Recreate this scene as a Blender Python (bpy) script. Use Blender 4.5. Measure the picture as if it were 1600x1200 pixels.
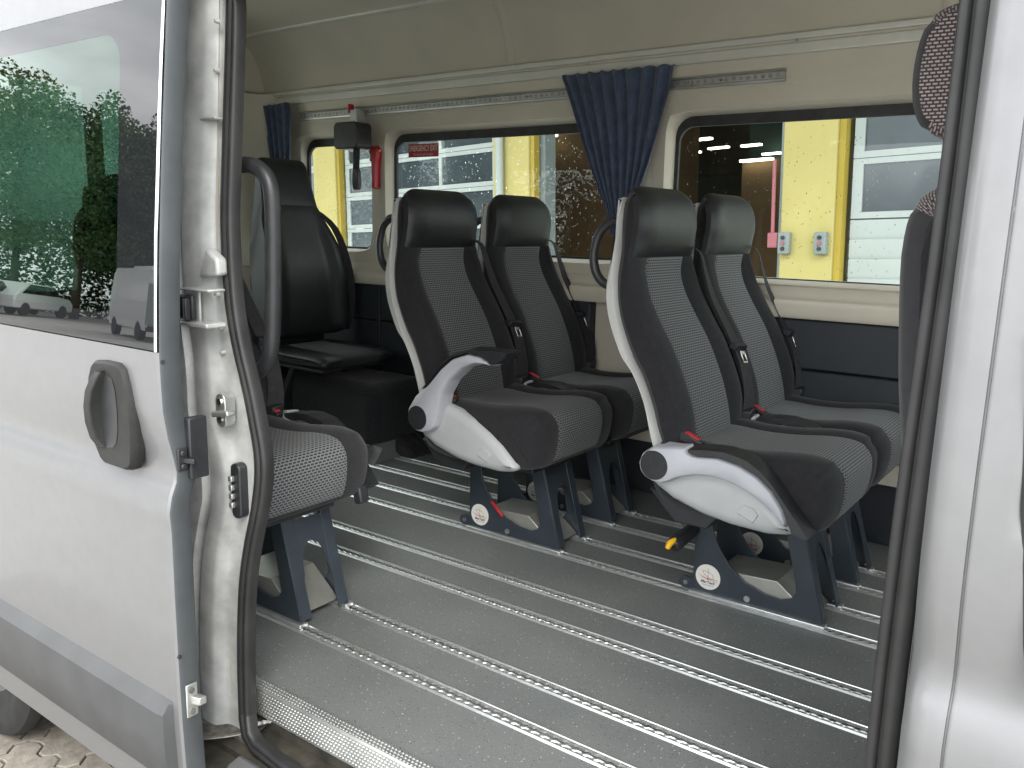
import bpy, bmesh, math, random
from mathutils import Vector, Matrix
random.seed(7)
for o in list(bpy.data.objects): bpy.data.objects.remove(o)
scene = bpy.context.scene
COL = scene.collection
PI = math.pi
R = math.radians
# ------------------------------------------------------------------ camera
F, YAW, PITCH, ROLL = 1330.0, -0.6321, 0.1845, 0.0208
CAM = Vector((0, 0, 1.03))
fw = Vector((math.sin(YAW)*math.cos(PITCH), math.cos(YAW)*math.cos(PITCH), -math.sin(PITCH)))
rt0 = Vector((math.cos(YAW), -math.sin(YAW), 0)); up0 = rt0.cross(fw)
RT = math.cos(ROLL)*rt0 + math.sin(ROLL)*up0
UP = -math.sin(ROLL)*rt0 + math.cos(ROLL)*up0
cd = bpy.data.cameras.new('camera'); cam = bpy.data.objects.new('camera', cd); COL.objects.link(cam)
cam.matrix_world = Matrix(((RT.x, UP.x, -fw.x, CAM.x), (RT.y, UP.y, -fw.y, CAM.y), (RT.z, UP.z, -fw.z, CAM.z), (0, 0, 0, 1)))
cd.sensor_width = 36; cd.lens = 36*F/1600; cd.clip_start = .02; cd.clip_end = 600
scene.camera = cam
# ------------------------------------------------------------------ light
SUN_EL, SUN_AZ = R(42), R(137)
w = bpy.data.worlds.new('World'); scene.world = w; w.use_nodes = True
nt = w.node_tree; nt.nodes.clear()
def N(nt, t, **k):
    n = nt.nodes.new(t)
    for a, b in k.items(): setattr(n, a, b)
    return n
out = N(nt, 'ShaderNodeOutputWorld'); bg = N(nt, 'ShaderNodeBackground'); bg.inputs[1].default_value = .13
sky = N(nt, 'ShaderNodeTexSky', sky_type='NISHITA', sun_disc=False, sun_elevation=SUN_EL, sun_rotation=SUN_AZ)
sky.dust_density = 4; sky.air_density = 1.0
hs = N(nt, 'ShaderNodeHueSaturation'); hs.inputs['Saturation'].default_value = .35
tc = N(nt, 'ShaderNodeTexCoord'); mp = N(nt, 'ShaderNodeMapping'); mp.inputs['Scale'].default_value = (1, 1, 2.6)
nz = N(nt, 'ShaderNodeTexNoise'); nz.inputs['Scale'].default_value = 2.2; nz.inputs['Detail'].default_value = 7; nz.inputs['Roughness'].default_value = .55
rp = N(nt, 'ShaderNodeValToRGB'); rp.color_ramp.elements[0].position = .36; rp.color_ramp.elements[0].color = (5.0, 5.2, 5.5, 1)
rp.color_ramp.elements[1].position = .68; rp.color_ramp.elements[1].color = (12.5, 12.6, 12.7, 1)
mx = N(nt, 'ShaderNodeMix', data_type='RGBA'); mx.inputs[0].default_value = .85
L = nt.links.new
L(tc.outputs['Generated'], mp.inputs[0]); L(mp.outputs[0], nz.inputs['Vector']); L(nz.outputs[0], rp.inputs[0])
L(sky.outputs[0], hs.inputs['Color']); L(hs.outputs[0], mx.inputs[6]); L(rp.outputs[0], mx.inputs[7])
L(mx.outputs[2], bg.inputs[0]); L(bg.outputs[0], out.inputs[0])
sd = bpy.data.lights.new('sun', 'SUN'); sd.energy = .7; sd.angle = R(25); sd.color = (1, .97, .93)
sun = bpy.data.objects.new('sun', sd); COL.objects.link(sun)
sdir = Vector((math.sin(SUN_AZ)*math.cos(SUN_EL), math.cos(SUN_AZ)*math.cos(SUN_EL), math.sin(SUN_EL)))
sun.rotation_euler = sdir.to_track_quat('Z', 'Y').to_euler()
vs = scene.view_settings; vs.view_transform = 'Standard'; vs.look = 'None'; vs.exposure = 1.88; vs.gamma = 1
scene.render.engine = 'CYCLES'
scene.cycles.max_bounces = 10; scene.cycles.diffuse_bounces = 8; scene.cycles.transparent_max_bounces = 24
scene.cycles.caustics_reflective = False; scene.cycles.caustics_refractive = False
scene.cycles.use_denoising = True
scene.render.resolution_x = 1024; scene.render.resolution_y = 768
GZ = -.58                                            # ground below the van floor (floor top is z = 0)
# ------------------------------------------------------------------ pixel -> place
def ray(x, y): return fw + RT*((x-800)/F) - UP*((y-600)/F)
def onY(x, y, Y):
    d = ray(x, y); return CAM + d*(Y/d.y)
def onX(x, y, X):
    d = ray(x, y); return CAM + d*(X/d.x)
def onZ(x, y, Z):
    d = ray(x, y); return CAM + d*((Z-CAM.z)/d.z)
# ------------------------------------------------------------------ materials
M = {}
def mat(name, col, rough=.5, metal=0., var=.0, vscale=8., bump=0., bscale=200., spec=.5, coat=0., detail=4., col2=None, emis=None, sheen=0., trans=0., ior=1.45, coords='Object', dist=.002):
    m = bpy.data.materials.new(name); m.use_nodes = True; t = m.node_tree
    b = t.nodes['Principled BSDF']
    b.inputs['Base Color'].default_value = (*col, 1); b.inputs['Roughness'].default_value = rough; b.inputs['Metallic'].default_value = metal
    b.inputs['Specular IOR Level'].default_value = spec; b.inputs['Coat Weight'].default_value = coat; b.inputs['Coat Roughness'].default_value = .05
    b.inputs['Sheen Weight'].default_value = sheen; b.inputs['Transmission Weight'].default_value = trans; b.inputs['IOR'].default_value = ior
    tcn = t.nodes.new('ShaderNodeTexCoord')
    if var or col2:
        n = t.nodes.new('ShaderNodeTexNoise'); n.inputs['Scale'].default_value = vscale; n.inputs['Detail'].default_value = detail; n.inputs['Roughness'].default_value = .6
        t.links.new(tcn.outputs[coords], n.inputs['Vector'])
        r = t.nodes.new('ShaderNodeValToRGB'); r.color_ramp.elements[0].position = .33; r.color_ramp.elements[1].position = .67
        c2 = col2 or tuple(min(1, c*(1+var)) for c in col); c1 = col if col2 else tuple(c*(1-var) for c in col)
        r.color_ramp.elements[0].color = (*c1, 1); r.color_ramp.elements[1].color = (*c2, 1)
        t.links.new(n.outputs[0], r.inputs[0]); t.links.new(r.outputs[0], b.inputs['Base Color'])
    if bump:
        n2 = t.nodes.new('ShaderNodeTexNoise'); n2.inputs['Scale'].default_value = bscale; n2.inputs['Detail'].default_value = 3
        t.links.new(tcn.outputs[coords], n2.inputs['Vector'])
        bp = t.nodes.new('ShaderNodeBump'); bp.inputs['Strength'].default_value = bump; bp.inputs['Distance'].default_value = dist
        t.links.new(n2.outputs[0], bp.inputs['Height']); t.links.new(bp.outputs[0], b.inputs['Normal'])
    if emis: b.inputs['Emission Color'].default_value = (*emis[0], 1); b.inputs['Emission Strength'].default_value = emis[1]
    M[name] = m; return m
mat('paint', (.185, .187, .191), .44, .5, .03, 30, coat=.25, bump=.02, bscale=900)
mat('paint_inner', (.48, .49, .475), .42, .25, .2, 16, coat=.2, bump=.05, bscale=60)
mat('paint_edge', (.085, .093, .098), .45, .4, .10, 12)
mat('moulding', (.058, .060, .062), .5, .1, .10, 10, bump=.08, bscale=300)
mat('rubber', (.028, .029, .03), .55, 0, .3, 25)
mat('rubber_seal', (.020, .020, .020), .5, 0, .25, 14)
mat('black_plastic', (.02, .021, .023), .42, 0, .2, 30, bump=.05, bscale=600)
mat('handle_plastic', (.017, .017, .016), .6, 0, .22, 25, bump=.1, bscale=500, spec=.35)
mat('beige', (.53, .495, .41), .6, 0, .05, 5, bump=.08, bscale=500)
mat('ceiling', (.47, .445, .37), .85, 0, .05, 4, bump=.10, bscale=700)
mat('trim_grey', (.62, .62, .57), .4, .3, .05, 10)
mat('dark_panel', (.018, .022, .028), .55, 0, .15, 6, bump=.1, bscale=400)
mat('carpet', (.012, .013, .015), .95, 0, .5, 90, bump=.5, bscale=400, sheen=.15)
mat('grey_plastic', (.40, .415, .415), .42, 0, .03, 20, bump=.04, bscale=700)
mat('arm_grey', (.40, .41, .44), .40, 0, .03, 20, bump=.04, bscale=700)
mat('shell_grey', (.44, .445, .425), .45, 0, .04, 15)
mat('fabric', (.011, .011, .013), .9, 0, .25, 60, bump=.35, bscale=900, sheen=.12)
mat('leather', (.014, .016, .017), .44, 0, .2, 40, bump=.12, bscale=350)
mat('steel_blue', (.034, .044, .055), .38, .1, .12, 14, bump=.04, bscale=500)
mat('aluminium', (.74, .76, .75), .38, .9, .10, 30)
mat('alu_dull', (.50, .51, .49), .42, .85, .14, 12)
mat('steel_tray', (.44, .44, .40), .40, .7, .12, 10)
mat('slot_dark', (.34, .33, .31), .5, .5, .4, 60)
mat('chrome', (.8, .8, .8), .15, 1)
mat('red_plastic', (.44, .02, .03), .4, 0, .08, 40)
mat('yellow_plastic', (.75, .42, .01), .45)
mat('belt', (.024, .023, .025), .8, 0, .25, 80, bump=.3, bscale=1200)
mat('navy_cloth', (.055, .075, .125), .9, 0, .25, 30, bump=.4, bscale=900, sheen=.2)
mat('sticker_white', (.68, .67, .61), .5, 0, .04, 60)
mat('sticker_red', (.36, .025, .035), .45, 0, .08, 60)
mat('ink_blue', (.03, .05, .12), .5)
mat('ink_red', (.45, .05, .05), .5)
mat('ink_grey', (.25, .25, .25), .5)
mat('letter_cream', (.62, .50, .42), .5)
mat('rust', (.10, .05, .03), .8, .3, .6, 30)
mat('greasy_steel', (.17, .16, .14), .5, .6, .5, 40)
mat('step_dark', (.05, .046, .036), .7, .1, .5, 20, bump=.3, bscale=80)
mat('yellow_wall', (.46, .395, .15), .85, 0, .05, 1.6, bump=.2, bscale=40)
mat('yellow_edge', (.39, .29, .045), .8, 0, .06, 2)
mat('white_metal', (.36, .40, .385), .5, 0, .04, 3)
mat('pane', (.05, .065, .075), .06, 0, .3, .8, spec=.6)
mat('room_wall', (.06, .05, .036), .9, 0, .4, .7)
mat('room_brown', (.13, .08, .036), .85, 0, .25, .8)
mat('room_green', (.03, .06, .05), .8, 0, .3, .7)
mat('concrete', (.22, .21, .19), .9, 0, .15, 2)
mat('lamp', (1, .95, .8), .5, emis=((1, .93, .75), 2.2))
mat('red_metal', (.34, .11, .13), .45)
mat('box_grey', (.22, .26, .26), .5)
mat('tyre', (.016, .016, .016), .8, 0, .3, 20, bump=.1, bscale=100)
mat('rim', (.10, .10, .10), .4, .7)
mat('white_paint', (.70, .71, .71), .3, 0, .03, 3, coat=.3)
mat('dark_glass', (.012, .016, .018), .05, 0, spec=.6)
mat('bark', (.07, .05, .035), .9, 0, .4, 6, bump=.6, bscale=20)
mat('leaf_a', (.07, .12, .03), .6, 0, .5, .5)
mat('leaf_b', (.10, .15, .04), .6, 0, .5, .5)
mat('leaf_c', (.05, .08, .03), .6, 0, .5, .5)
mat('hedge_leaf', (.03, .055, .018), .7, 0, .5, .5)
mat('frit', (.010, .011, .012), .0, 0, spec=.62)
mat('drop', (.95, .97, .97), .05, 0, trans=.85, ior=1.33)
mat('asphalt', (.46, .45, .42), .85, 0, .2, 3, bump=.3, bscale=60)

def glass(name, tint, refl=1.0, ior=1.5):
    m = bpy.data.materials.new(name); m.use_nodes = True; t = m.node_tree; t.nodes.clear()
    o = N(t, 'ShaderNodeOutputMaterial'); tr = N(t, 'ShaderNodeBsdfTransparent'); gl = N(t, 'ShaderNodeBsdfGlossy'); mi = N(t, 'ShaderNodeMixShader'); fr = N(t, 'ShaderNodeFresnel'); mu = N(t, 'ShaderNodeMath', operation='MULTIPLY')
    tr.inputs[0].default_value = (*tint, 1); gl.inputs['Roughness'].default_value = .0; fr.inputs[0].default_value = ior; mu.inputs[1].default_value = refl
    t.links.new(fr.outputs[0], mu.inputs[0]); t.links.new(mu.outputs[0], mi.inputs[0]); t.links.new(tr.outputs[0], mi.inputs[1]); t.links.new(gl.outputs[0], mi.inputs[2]); t.links.new(mi.outputs[0], o.inputs[0])
    if name == 'green_glass': gl.inputs['Color'].default_value = (.88, 1, .93, 1)
    M[name] = m
glass('glass', (.86, .93, .90)); glass('green_glass', (.016, .036, .026), 1.35); glass('clear_glass', (.9, .95, .93))

def floor_material():
    m = bpy.data.materials.new('vinyl'); m.use_nodes = True; t = m.node_tree; b = t.nodes['Principled BSDF']; l = t.links.new
    c = N(t, 'ShaderNodeTexCoord')
    n = N(t, 'ShaderNodeTexNoise'); n.inputs['Scale'].default_value = 4; n.inputs['Detail'].default_value = 5; l(c.outputs['Object'], n.inputs['Vector'])
    r = N(t, 'ShaderNodeValToRGB'); r.color_ramp.elements[0].position = .35; r.color_ramp.elements[1].position = .7
    r.color_ramp.elements[0].color = (.122, .130, .126, 1); r.color_ramp.elements[1].color = (.148, .153, .148, 1); l(n.outputs[0], r.inputs[0])
    last = r.outputs[0]
    for sc, thr, colr in ((85, .14, (.36, .375, .36, 1)), (120, .17, (.03, .032, .032, 1)), (260, .2, (.33, .34, .34, 1))):
        v = N(t, 'ShaderNodeTexVoronoi'); v.inputs['Scale'].default_value = sc; l(c.outputs['Object'], v.inputs['Vector'])
        sel = N(t, 'ShaderNodeMath', operation='LESS_THAN'); sel.inputs[1].default_value = thr; l(v.outputs['Distance'], sel.inputs[0])
        sep = N(t, 'ShaderNodeSeparateColor'); l(v.outputs['Color'], sep.inputs[0])
        gt = N(t, 'ShaderNodeMath', operation='GREATER_THAN'); gt.inputs[1].default_value = .62; l(sep.outputs[0], gt.inputs[0])
        mu = N(t, 'ShaderNodeMath', operation='MULTIPLY'); l(sel.outputs[0], mu.inputs[0]); l(gt.outputs[0], mu.inputs[1])
        mxx = N(t, 'ShaderNodeMix', data_type='RGBA'); mxx.inputs[7].default_value = colr; l(mu.outputs[0], mxx.inputs[0]); l(last, mxx.inputs[6]); last = mxx.outputs[2]
    l(last, b.inputs['Base Color']); b.inputs['Roughness'].default_value = .36; b.inputs['Specular IOR Level'].default_value = .38
    n2 = N(t, 'ShaderNodeTexNoise'); n2.inputs['Scale'].default_value = 350; l(c.outputs['Object'], n2.inputs['Vector'])
    bp = N(t, 'ShaderNodeBump'); bp.inputs['Strength'].default_value = .25; bp.inputs['Distance'].default_value = .001; l(n2.outputs[0], bp.inputs['Height']); l(bp.outputs[0], b.inputs['Normal'])
    rr = N(t, 'ShaderNodeMapRange'); rr.inputs[3].default_value = .42; rr.inputs[4].default_value = .6; l(n.outputs[0], rr.inputs[0]); l(rr.outputs[0], b.inputs['Roughness'])
    M['vinyl'] = m
floor_material()

def weave(name, bw, bh, mort, c1, c2, cm, sc=1.0):
    m = bpy.data.materials.new(name); m.use_nodes = True; t = m.node_tree; b = t.nodes['Principled BSDF']; l = t.links.new
    uv = N(t, 'ShaderNodeTexCoord')
    br = N(t, 'ShaderNodeTexBrick'); br.inputs['Scale'].default_value = sc; br.inputs['Brick Width'].default_value = bw; br.inputs['Row Height'].default_value = bh
    br.inputs['Mortar Size'].default_value = mort; br.inputs['Mortar Smooth'].default_value = .6
    br.inputs['Color1'].default_value = (*c1, 1); br.inputs['Color2'].default_value = (*c2, 1); br.inputs['Mortar'].default_value = (*cm, 1)
    l(uv.outputs['UV'], br.inputs['Vector']); l(br.outputs[0], b.inputs['Base Color'])
    b.inputs['Roughness'].default_value = .85; b.inputs['Sheen Weight'].default_value = .1
    bp = N(t, 'ShaderNodeBump'); bp.inputs['Strength'].default_value = .5; bp.inputs['Distance'].default_value = .001; bp.invert = True
    l(br.outputs['Fac'], bp.inputs['Height']); l(bp.outputs[0], b.inputs['Normal'])
    M[name] = m
weave('weave', .0125, .0075, .0024, (.006, .006, .007), (.010, .010, .011), (.15, .157, .161))
weave('weave_cab', .0088, .0050, .0018, (.27, .215, .205), (.20, .165, .165), (.016, .011, .013))

# ------------------------------------------------------------------ mesh helpers
class MB:
    def __init__(s): s.v = []; s.f = []; s.uv = {}
    def add(s, pts, faces):
        b = len(s.v); s.v += [tuple(p) for p in pts]; s.f += [tuple(i+b for i in f) for f in faces]; return s
    def box(s, a, b):
        x0, y0, z0 = a; x1, y1, z1 = b
        return s.add([(x0,y0,z0),(x1,y0,z0),(x1,y1,z0),(x0,y1,z0),(x0,y0,z1),(x1,y0,z1),(x1,y1,z1),(x0,y1,z1)], [(0,3,2,1),(4,5,6,7),(0,1,5,4),(1,2,6,5),(2,3,7,6),(3,0,4,7)])
    def obox(s, c, ax, ay, az):           # oriented box: centre and half axes
        c, ax, ay, az = map(Vector, (c, ax, ay, az)); P = []
        for k in (-1, 1):
            for i, j in ((-1,-1),(1,-1),(1,1),(-1,1)): P.append(c+ax*i+ay*j+az*k)
        return s.add(P, [(0,3,2,1),(4,5,6,7),(0,1,5,4),(1,2,6,5),(2,3,7,6),(3,0,4,7)])
    def prism(s, poly, y0, y1):           # polygon in XZ extruded along Y
        n = len(poly); P = [(x, y0, z) for x, z in poly]+[(x, y1, z) for x, z in poly]
        return s.add(P, [tuple(range(n)), tuple(range(2*n-1, n-1, -1))]+[(i, i+n, (i+1) % n+n, (i+1) % n) for i in range(n)])
    def xprism(s, poly, x0, x1):          # polygon in YZ extruded along X
        n = len(poly); P = [(x0, y, z) for y, z in poly]+[(x1, y, z) for y, z in poly]
        return s.add(P, [tuple(range(n)), tuple(range(2*n-1, n-1, -1))]+[(i, i+n, (i+1) % n+n, (i+1) % n) for i in range(n)])
    def grid(s, rows, close=False):
        n = len(rows[0]); P = [p for r in rows for p in r]; fs = []
        for i in range(len(rows)-1):
            for j in range(n-(0 if close else 1)):
                fs.append((i*n+j, i*n+(j+1) % n, (i+1)*n+(j+1) % n, (i+1)*n+j))
        return s.add(P, fs)
    def tube(s, path, r, n=10, cap=True, closed=False, flat=1.0):
        path = [Vector(p) for p in path]; m = len(path); rows = []; u = None
        for i, p in enumerate(path):
            a = path[(i-1) % m] if closed else path[max(0, i-1)]; b = path[(i+1) % m] if closed else path[min(m-1, i+1)]
            t = (b-a).normalized()
            if u is None: u = t.orthogonal().normalized()
            u = (u - t*u.dot(t)).normalized(); vv = t.cross(u); rr = r[i] if isinstance(r, (list, tuple)) else r
            rows.append([p + (u*math.cos(2*PI*k/n)+vv*math.sin(2*PI*k/n)*flat)*rr for k in range(n)])
        if closed: rows.append(rows[0])
        b0 = len(s.v); s.grid(rows, True)
        if cap and not closed:
            s.f.append(tuple(b0+k for k in range(n))[::-1]); s.f.append(tuple(b0+(m-1)*n+k for k in range(n)))
        return s
    def disc(s, c, ax, r, h, n=24, r2=None):   # short cylinder from c along unit ax
        c = Vector(c); ax = Vector(ax).normalized(); u = ax.orthogonal().normalized(); v = ax.cross(u); r2 = r if r2 is None else r2
        P = [c+(u*math.cos(2*PI*k/n)+v*math.sin(2*PI*k/n))*r for k in range(n)]+[c+ax*h+(u*math.cos(2*PI*k/n)+v*math.sin(2*PI*k/n))*r2 for k in range(n)]
        return s.add(P, [tuple(range(n))[::-1], tuple(range(n, 2*n))]+[(i, (i+1) % n, (i+1) % n+n, i+n) for i in range(n)])
    def build(s, name, m, parent=None, smooth=30, bevel=0, seg=2, cache=None):
        me = bpy.data.meshes.new(name); me.from_pydata(s.v, [], s.f); me.update()
        if s.uv:
            ul = me.uv_layers.new(name='UVMap')
            for lp in me.loops: ul.data[lp.index].uv = s.uv.get(lp.vertex_index, (0, 0))
        if smooth:
            me.polygons.foreach_set('use_smooth', [True]*len(me.polygons)); me.set_sharp_from_angle(angle=R(smooth))
        return link(name, me, m, parent, bevel, seg)
def link(name, me, m, parent=None, bevel=0, seg=2):
    o = bpy.data.objects.new(name, me); COL.objects.link(o)
    if m and not me.materials: me.materials.append(M[m])
    if parent: o.parent = parent
    if bevel:
        b = o.modifiers.new('bevel', 'BEVEL'); b.width = bevel; b.segments = seg; b.limit_method = 'ANGLE'; b.angle_limit = R(40); b.harden_normals = False
    return o
def empty(name, loc, label, cat, group=None, rz=0):
    o = bpy.data.objects.new(name, None); COL.objects.link(o); o.location = loc; o.rotation_euler.z = rz; o.empty_display_size = .1
    return tag(o, label, cat, group)
def tag(o, label, cat, group=None, kind=None):
    if label: o['label'] = label
    if cat: o['category'] = cat
    if group: o['group'] = group
    if kind: o['kind'] = kind
    return o
def copy_tree(o, parent=None):
    c = o.copy(); COL.objects.link(c); c.parent = parent
    for ch in list(o.children): copy_tree(ch, c)
    return c
def text_mesh(s, size, shear=0.0, ex=0.0, bold=0.0):
    cu = bpy.data.curves.new('lettering', 'FONT'); cu.body = s; cu.size = size; cu.align_x = 'CENTER'; cu.align_y = 'CENTER'; cu.shear = shear; cu.extrude = ex; cu.offset = bold
    o = bpy.data.objects.new('lettering', cu); COL.objects.link(o)
    bpy.context.view_layer.update()
    me = bpy.data.meshes.new_from_object(o.evaluated_get(bpy.context.evaluated_depsgraph_get()))
    bpy.data.objects.remove(o); bpy.data.curves.remove(cu); return me
def catmull(pts, k, closed=False):
    n = len(pts); o = []
    P = [Vector(p) for p in pts]
    for i in range(n if closed else n-1):
        g = (lambda a: P[a % n]) if closed else (lambda a: P[min(max(a, 0), n-1)])
        a, b, c, d = g(i-1), g(i), g(i+1), g(i+2)
        for s in range(k):
            t = s/k; o.append(.5*((2*b)+(c-a)*t+(2*a-5*b+4*c-d)*t*t+(3*b-a-3*c+d)*t**3))
    if not closed: o.append(P[-1])
    return o
def lerp(tab, x):
    if x <= tab[0][0]: return tab[0][1]
    for (a, b), (c, d) in zip(tab, tab[1:]):
        if x <= c: return b+(d-b)*(x-a)/(c-a)
    return tab[-1][1]
def sst(a, b, x):
    t = min(1, max(0, (x-a)/(b-a))); return t*t*(3-2*t)
def rrect(x0, x1, z0, z1, r, k=6):
    o = []
    for cx, cz, a in ((x1-r, z1-r, 0), (x0+r, z1-r, 90), (x0+r, z0+r, 180), (x1-r, z0+r, 270)):
        for i in range(k+1):
            t = R(a+90*i/k); o.append((cx+r*math.cos(t), cz+r*math.sin(t)))
    return o
def rectmatch(x0, x1, z0, z1, k=6):       # points on a rectangle matching rrect order
    o = []; xm, zm = (x0+x1)/2, (z0+z1)/2
    cs = ((x1, z1), (x0, z1), (x0, z0), (x1, z0)); mids = ((x1, zm), (xm, z1), (x0, zm), (xm, z0))
    for q in range(4):
        a, c, b = mids[q], cs[q], mids[(q+1) % 4]
        for i in range(k+1):
            t = i/k
            o.append((a[0]+(c[0]-a[0])*2*t, a[1]+(c[1]-a[1])*2*t) if t < .5 else (c[0]+(b[0]-c[0])*(2*t-1), c[1]+(b[1]-c[1])*(2*t-1)))
    return o
def resample(poly, n):
    P = [Vector(p) for p in poly]; P.append(P[0]); d = [0]
    for a, b in zip(P, P[1:]): d.append(d[-1]+(b-a).length)
    o = []; j = 0
    for i in range(n):
        t = d[-1]*i/n
        while d[j+1] < t: j += 1
        o.append(P[j].lerp(P[j+1], (t-d[j])/max(1e-9, d[j+1]-d[j])))
    return o
def ring_faces(mb, A, B):                 # two closed loops of equal length
    mb.grid([A, B], True)
def bulge(poly, y_in, y_out, steps=((0, 0), (.004, .6), (.010, .88), (.020, 1))):
    """plate with rounded edge: outline in XZ, inset rows towards y_out (camera side is smaller y)"""
    P = [Vector(p) for p in poly]; n = len(P); mb = MB()
    area = sum(P[i].x*P[(i+1) % n].y-P[(i+1) % n].x*P[i].y for i in range(n)); sg = 1 if area > 0 else -1
    nr = []
    for i in range(n):
        t = (P[(i+1) % n]-P[i-1]).normalized(); nr.append(Vector((-t.y, t.x))*sg)
    md = []
    for i in range(n):
        m_ = 1.
        for j in range(n):
            if min((i-j) % n, (j-i) % n) > 2:
                v_ = P[j]-P[i]; c_ = v_.dot(nr[i])
                if c_ > 1e-6: m_ = min(m_, v_.length_squared/(2*c_))      # radius of the inscribed circle touching both
        md.append(m_*.85)
    for _ in range(3): md = [min(md[i], (md[i-1]+md[i]+md[(i+1) % n])/3+.001) for i in range(n)]
    rows = [[(p.x, y_in, p.y) for p in P]]
    for d, k in steps: rows.append([(p.x+q.x*min(d, m_), y_in+(y_out-y_in)*(.35+.65*k), p.y+q.y*min(d, m_)) for p, q, m_ in zip(P, nr, md)])
    mb.grid(rows, True); b = (len(rows)-1)*n
    mb.f.append(tuple(b+i for i in range(n))); mb.f.append(tuple(range(n))[::-1])
    return mb
# ================================================================== GROUND
g = MB(); g.add([(-300, -300, GZ-.03), (300, -300, GZ-.03), (300, 300, GZ-.03), (-300, 300, GZ-.03)], [(0, 1, 2, 3)])
ground = g.build('ground', 'asphalt', smooth=0); tag(ground, 'grey brown paved yard with interlocking concrete stones', 'ground', kind='structure')
mat('paver', (.20, .175, .145), .9, 0, .25, 25, bump=.4, bscale=120, coords='Object', dist=.004)
mat('paver_pale', (.24, .215, .18), .9, 0, .25, 25, bump=.4, bscale=120, dist=.004)
def paver_mesh():
    # interlocking wavy stone, about 0.22 x 0.11 m
    Lx, Ly = .22, .11; z = [0, .012, -.012, .012, -.012, 0]
    top = [(Lx*i/8, Ly+.016*(0, 1, 1, -1, -1, 1, 1, -1, 0)[i]) for i in range(9)]
    bot = [(x, y-Ly) for x, y in top]
    sx = .014
    right = [(Lx+sx, Ly*.33), (Lx-sx, Ly*.66)]; left = [(p[0]-Lx, p[1]) for p in right]
    outl = bot + right + top[::-1] + left[::-1]
    c = Vector((Lx/2, Ly/2)); mb = MB(); P = [Vector(p) for p in outl]; n = len(P)
    ins = lambda d: [Vector((c.x+(p.x-c.x)*(1-d/.11), c.y+(p.y-c.y)*(1-d/.055))) for p in P]
    a, b = ins(.003), ins(.006)
    mb.grid([[(p.x, p.y, -.03) for p in a], [(p.x, p.y, -.004) for p in a], [(p.x, p.y, 0) for p in b]], True)
    mb.f.append(tuple(2*n+i for i in range(n)))
    me = bpy.data.meshes.new('paver'); me.from_pydata(mb.v, [], mb.f); me.update(); me.materials.append(M['paver']); 
    me2 = me.copy(); me2.materials.clear(); me2.materials.append(M['paver_pale'])
    return me, me2
pm = paver_mesh(); cnt = 0
for j in range(-6, 13):
    for i in range(-9, 7):
        x = -1.95+i*.22; y = .62+j*.11
        if cnt < 300 and -4.0 < x < -.4:
            o = bpy.data.objects.new('paver', pm[random.random() < .35]); COL.objects.link(o); o.parent = ground; o.location = (x, y, GZ+random.uniform(-.003, .003)); cnt += 1
# ================================================================== MINIBUS SHELL
van = empty('minibus', (-1.5, 1.95, GZ), 'silver minibus with its side sliding door open', 'minibus')
bpy.context.view_layer.update()
class VanParent: pass
holder = van
def P_(o):          # parent keeping world coordinates
    o.parent = holder; o.matrix_parent_inverse = holder.matrix_world.inverted(); return o
def vp(mb, name, m, **k): return P_(mb.build(name, m, None, **k))
RAILS = [1.330, 1.489, 1.757, 1.910, 2.173, 2.328, 2.505, 2.661]
RW = .022           # half width of a floor rail
XR, XF = -3.66, .95  # inner length of the cabin
# floor strips between the rails, channel slots below
fl = MB(); edges = [1.104]+sum(([y-RW, y+RW] for y in RAILS), [])+[2.93]
for a, b in zip(edges[::2], edges[1::2]):
    fl.box((XR, a, -.03), (XF, b, 0))
floor = vp(fl, 'floor', 'vinyl', smooth=0)
def rail_mesh(x0, x1):
    mb = MB(); p = .0254; k = 10; n = int((x1-x0)/p); 
    xs = [x0+p*(i/k) for i in range(n*k+1)]
    def half(x):
        ph = ((x-x0)/p) % 1.0; d = abs(ph-.5)*p          # distance from hole centre
        return max(.0052, math.sqrt(max(0, .0088**2-d*d)))
    for s in (-1, 1):
        prof = lambda x: [(s*RW, -.004), (s*RW, .0006), (s*(RW-.0040), .0042), (s*.0160, .0042), (s*.0150, .0026), (s*(half(x)+.0034), .0026), (s*(half(x)+.0014), .0044), (s*half(x), .0040), (s*half(x), -.001)]
        mb.grid([[(x, y, z) for y, z in prof(x)] for x in xs])
    b = len(mb.v); mb.add([(x0, -RW, -.0050), (x1, -RW, -.0050), (x1, RW, -.0050), (x0, RW, -.0050)], [(0, 1, 2, 3)])
    me = bpy.data.meshes.new('floor_rail'); me.from_pydata(mb.v, [], mb.f); me.update()
    me.materials.append(M['aluminium']); me.materials.append(M['slot_dark']); me.polygons[-1].material_index = 1
    me.polygons.foreach_set('use_smooth', [True]*len(me.polygons)); me.set_sharp_from_angle(angle=R(28))
    return me
rm = rail_mesh(-3.4, .55)
for y in RAILS:
    o = link('floor_rail', rm, None, None); o.location = (0, y, 0); P_(o)
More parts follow.
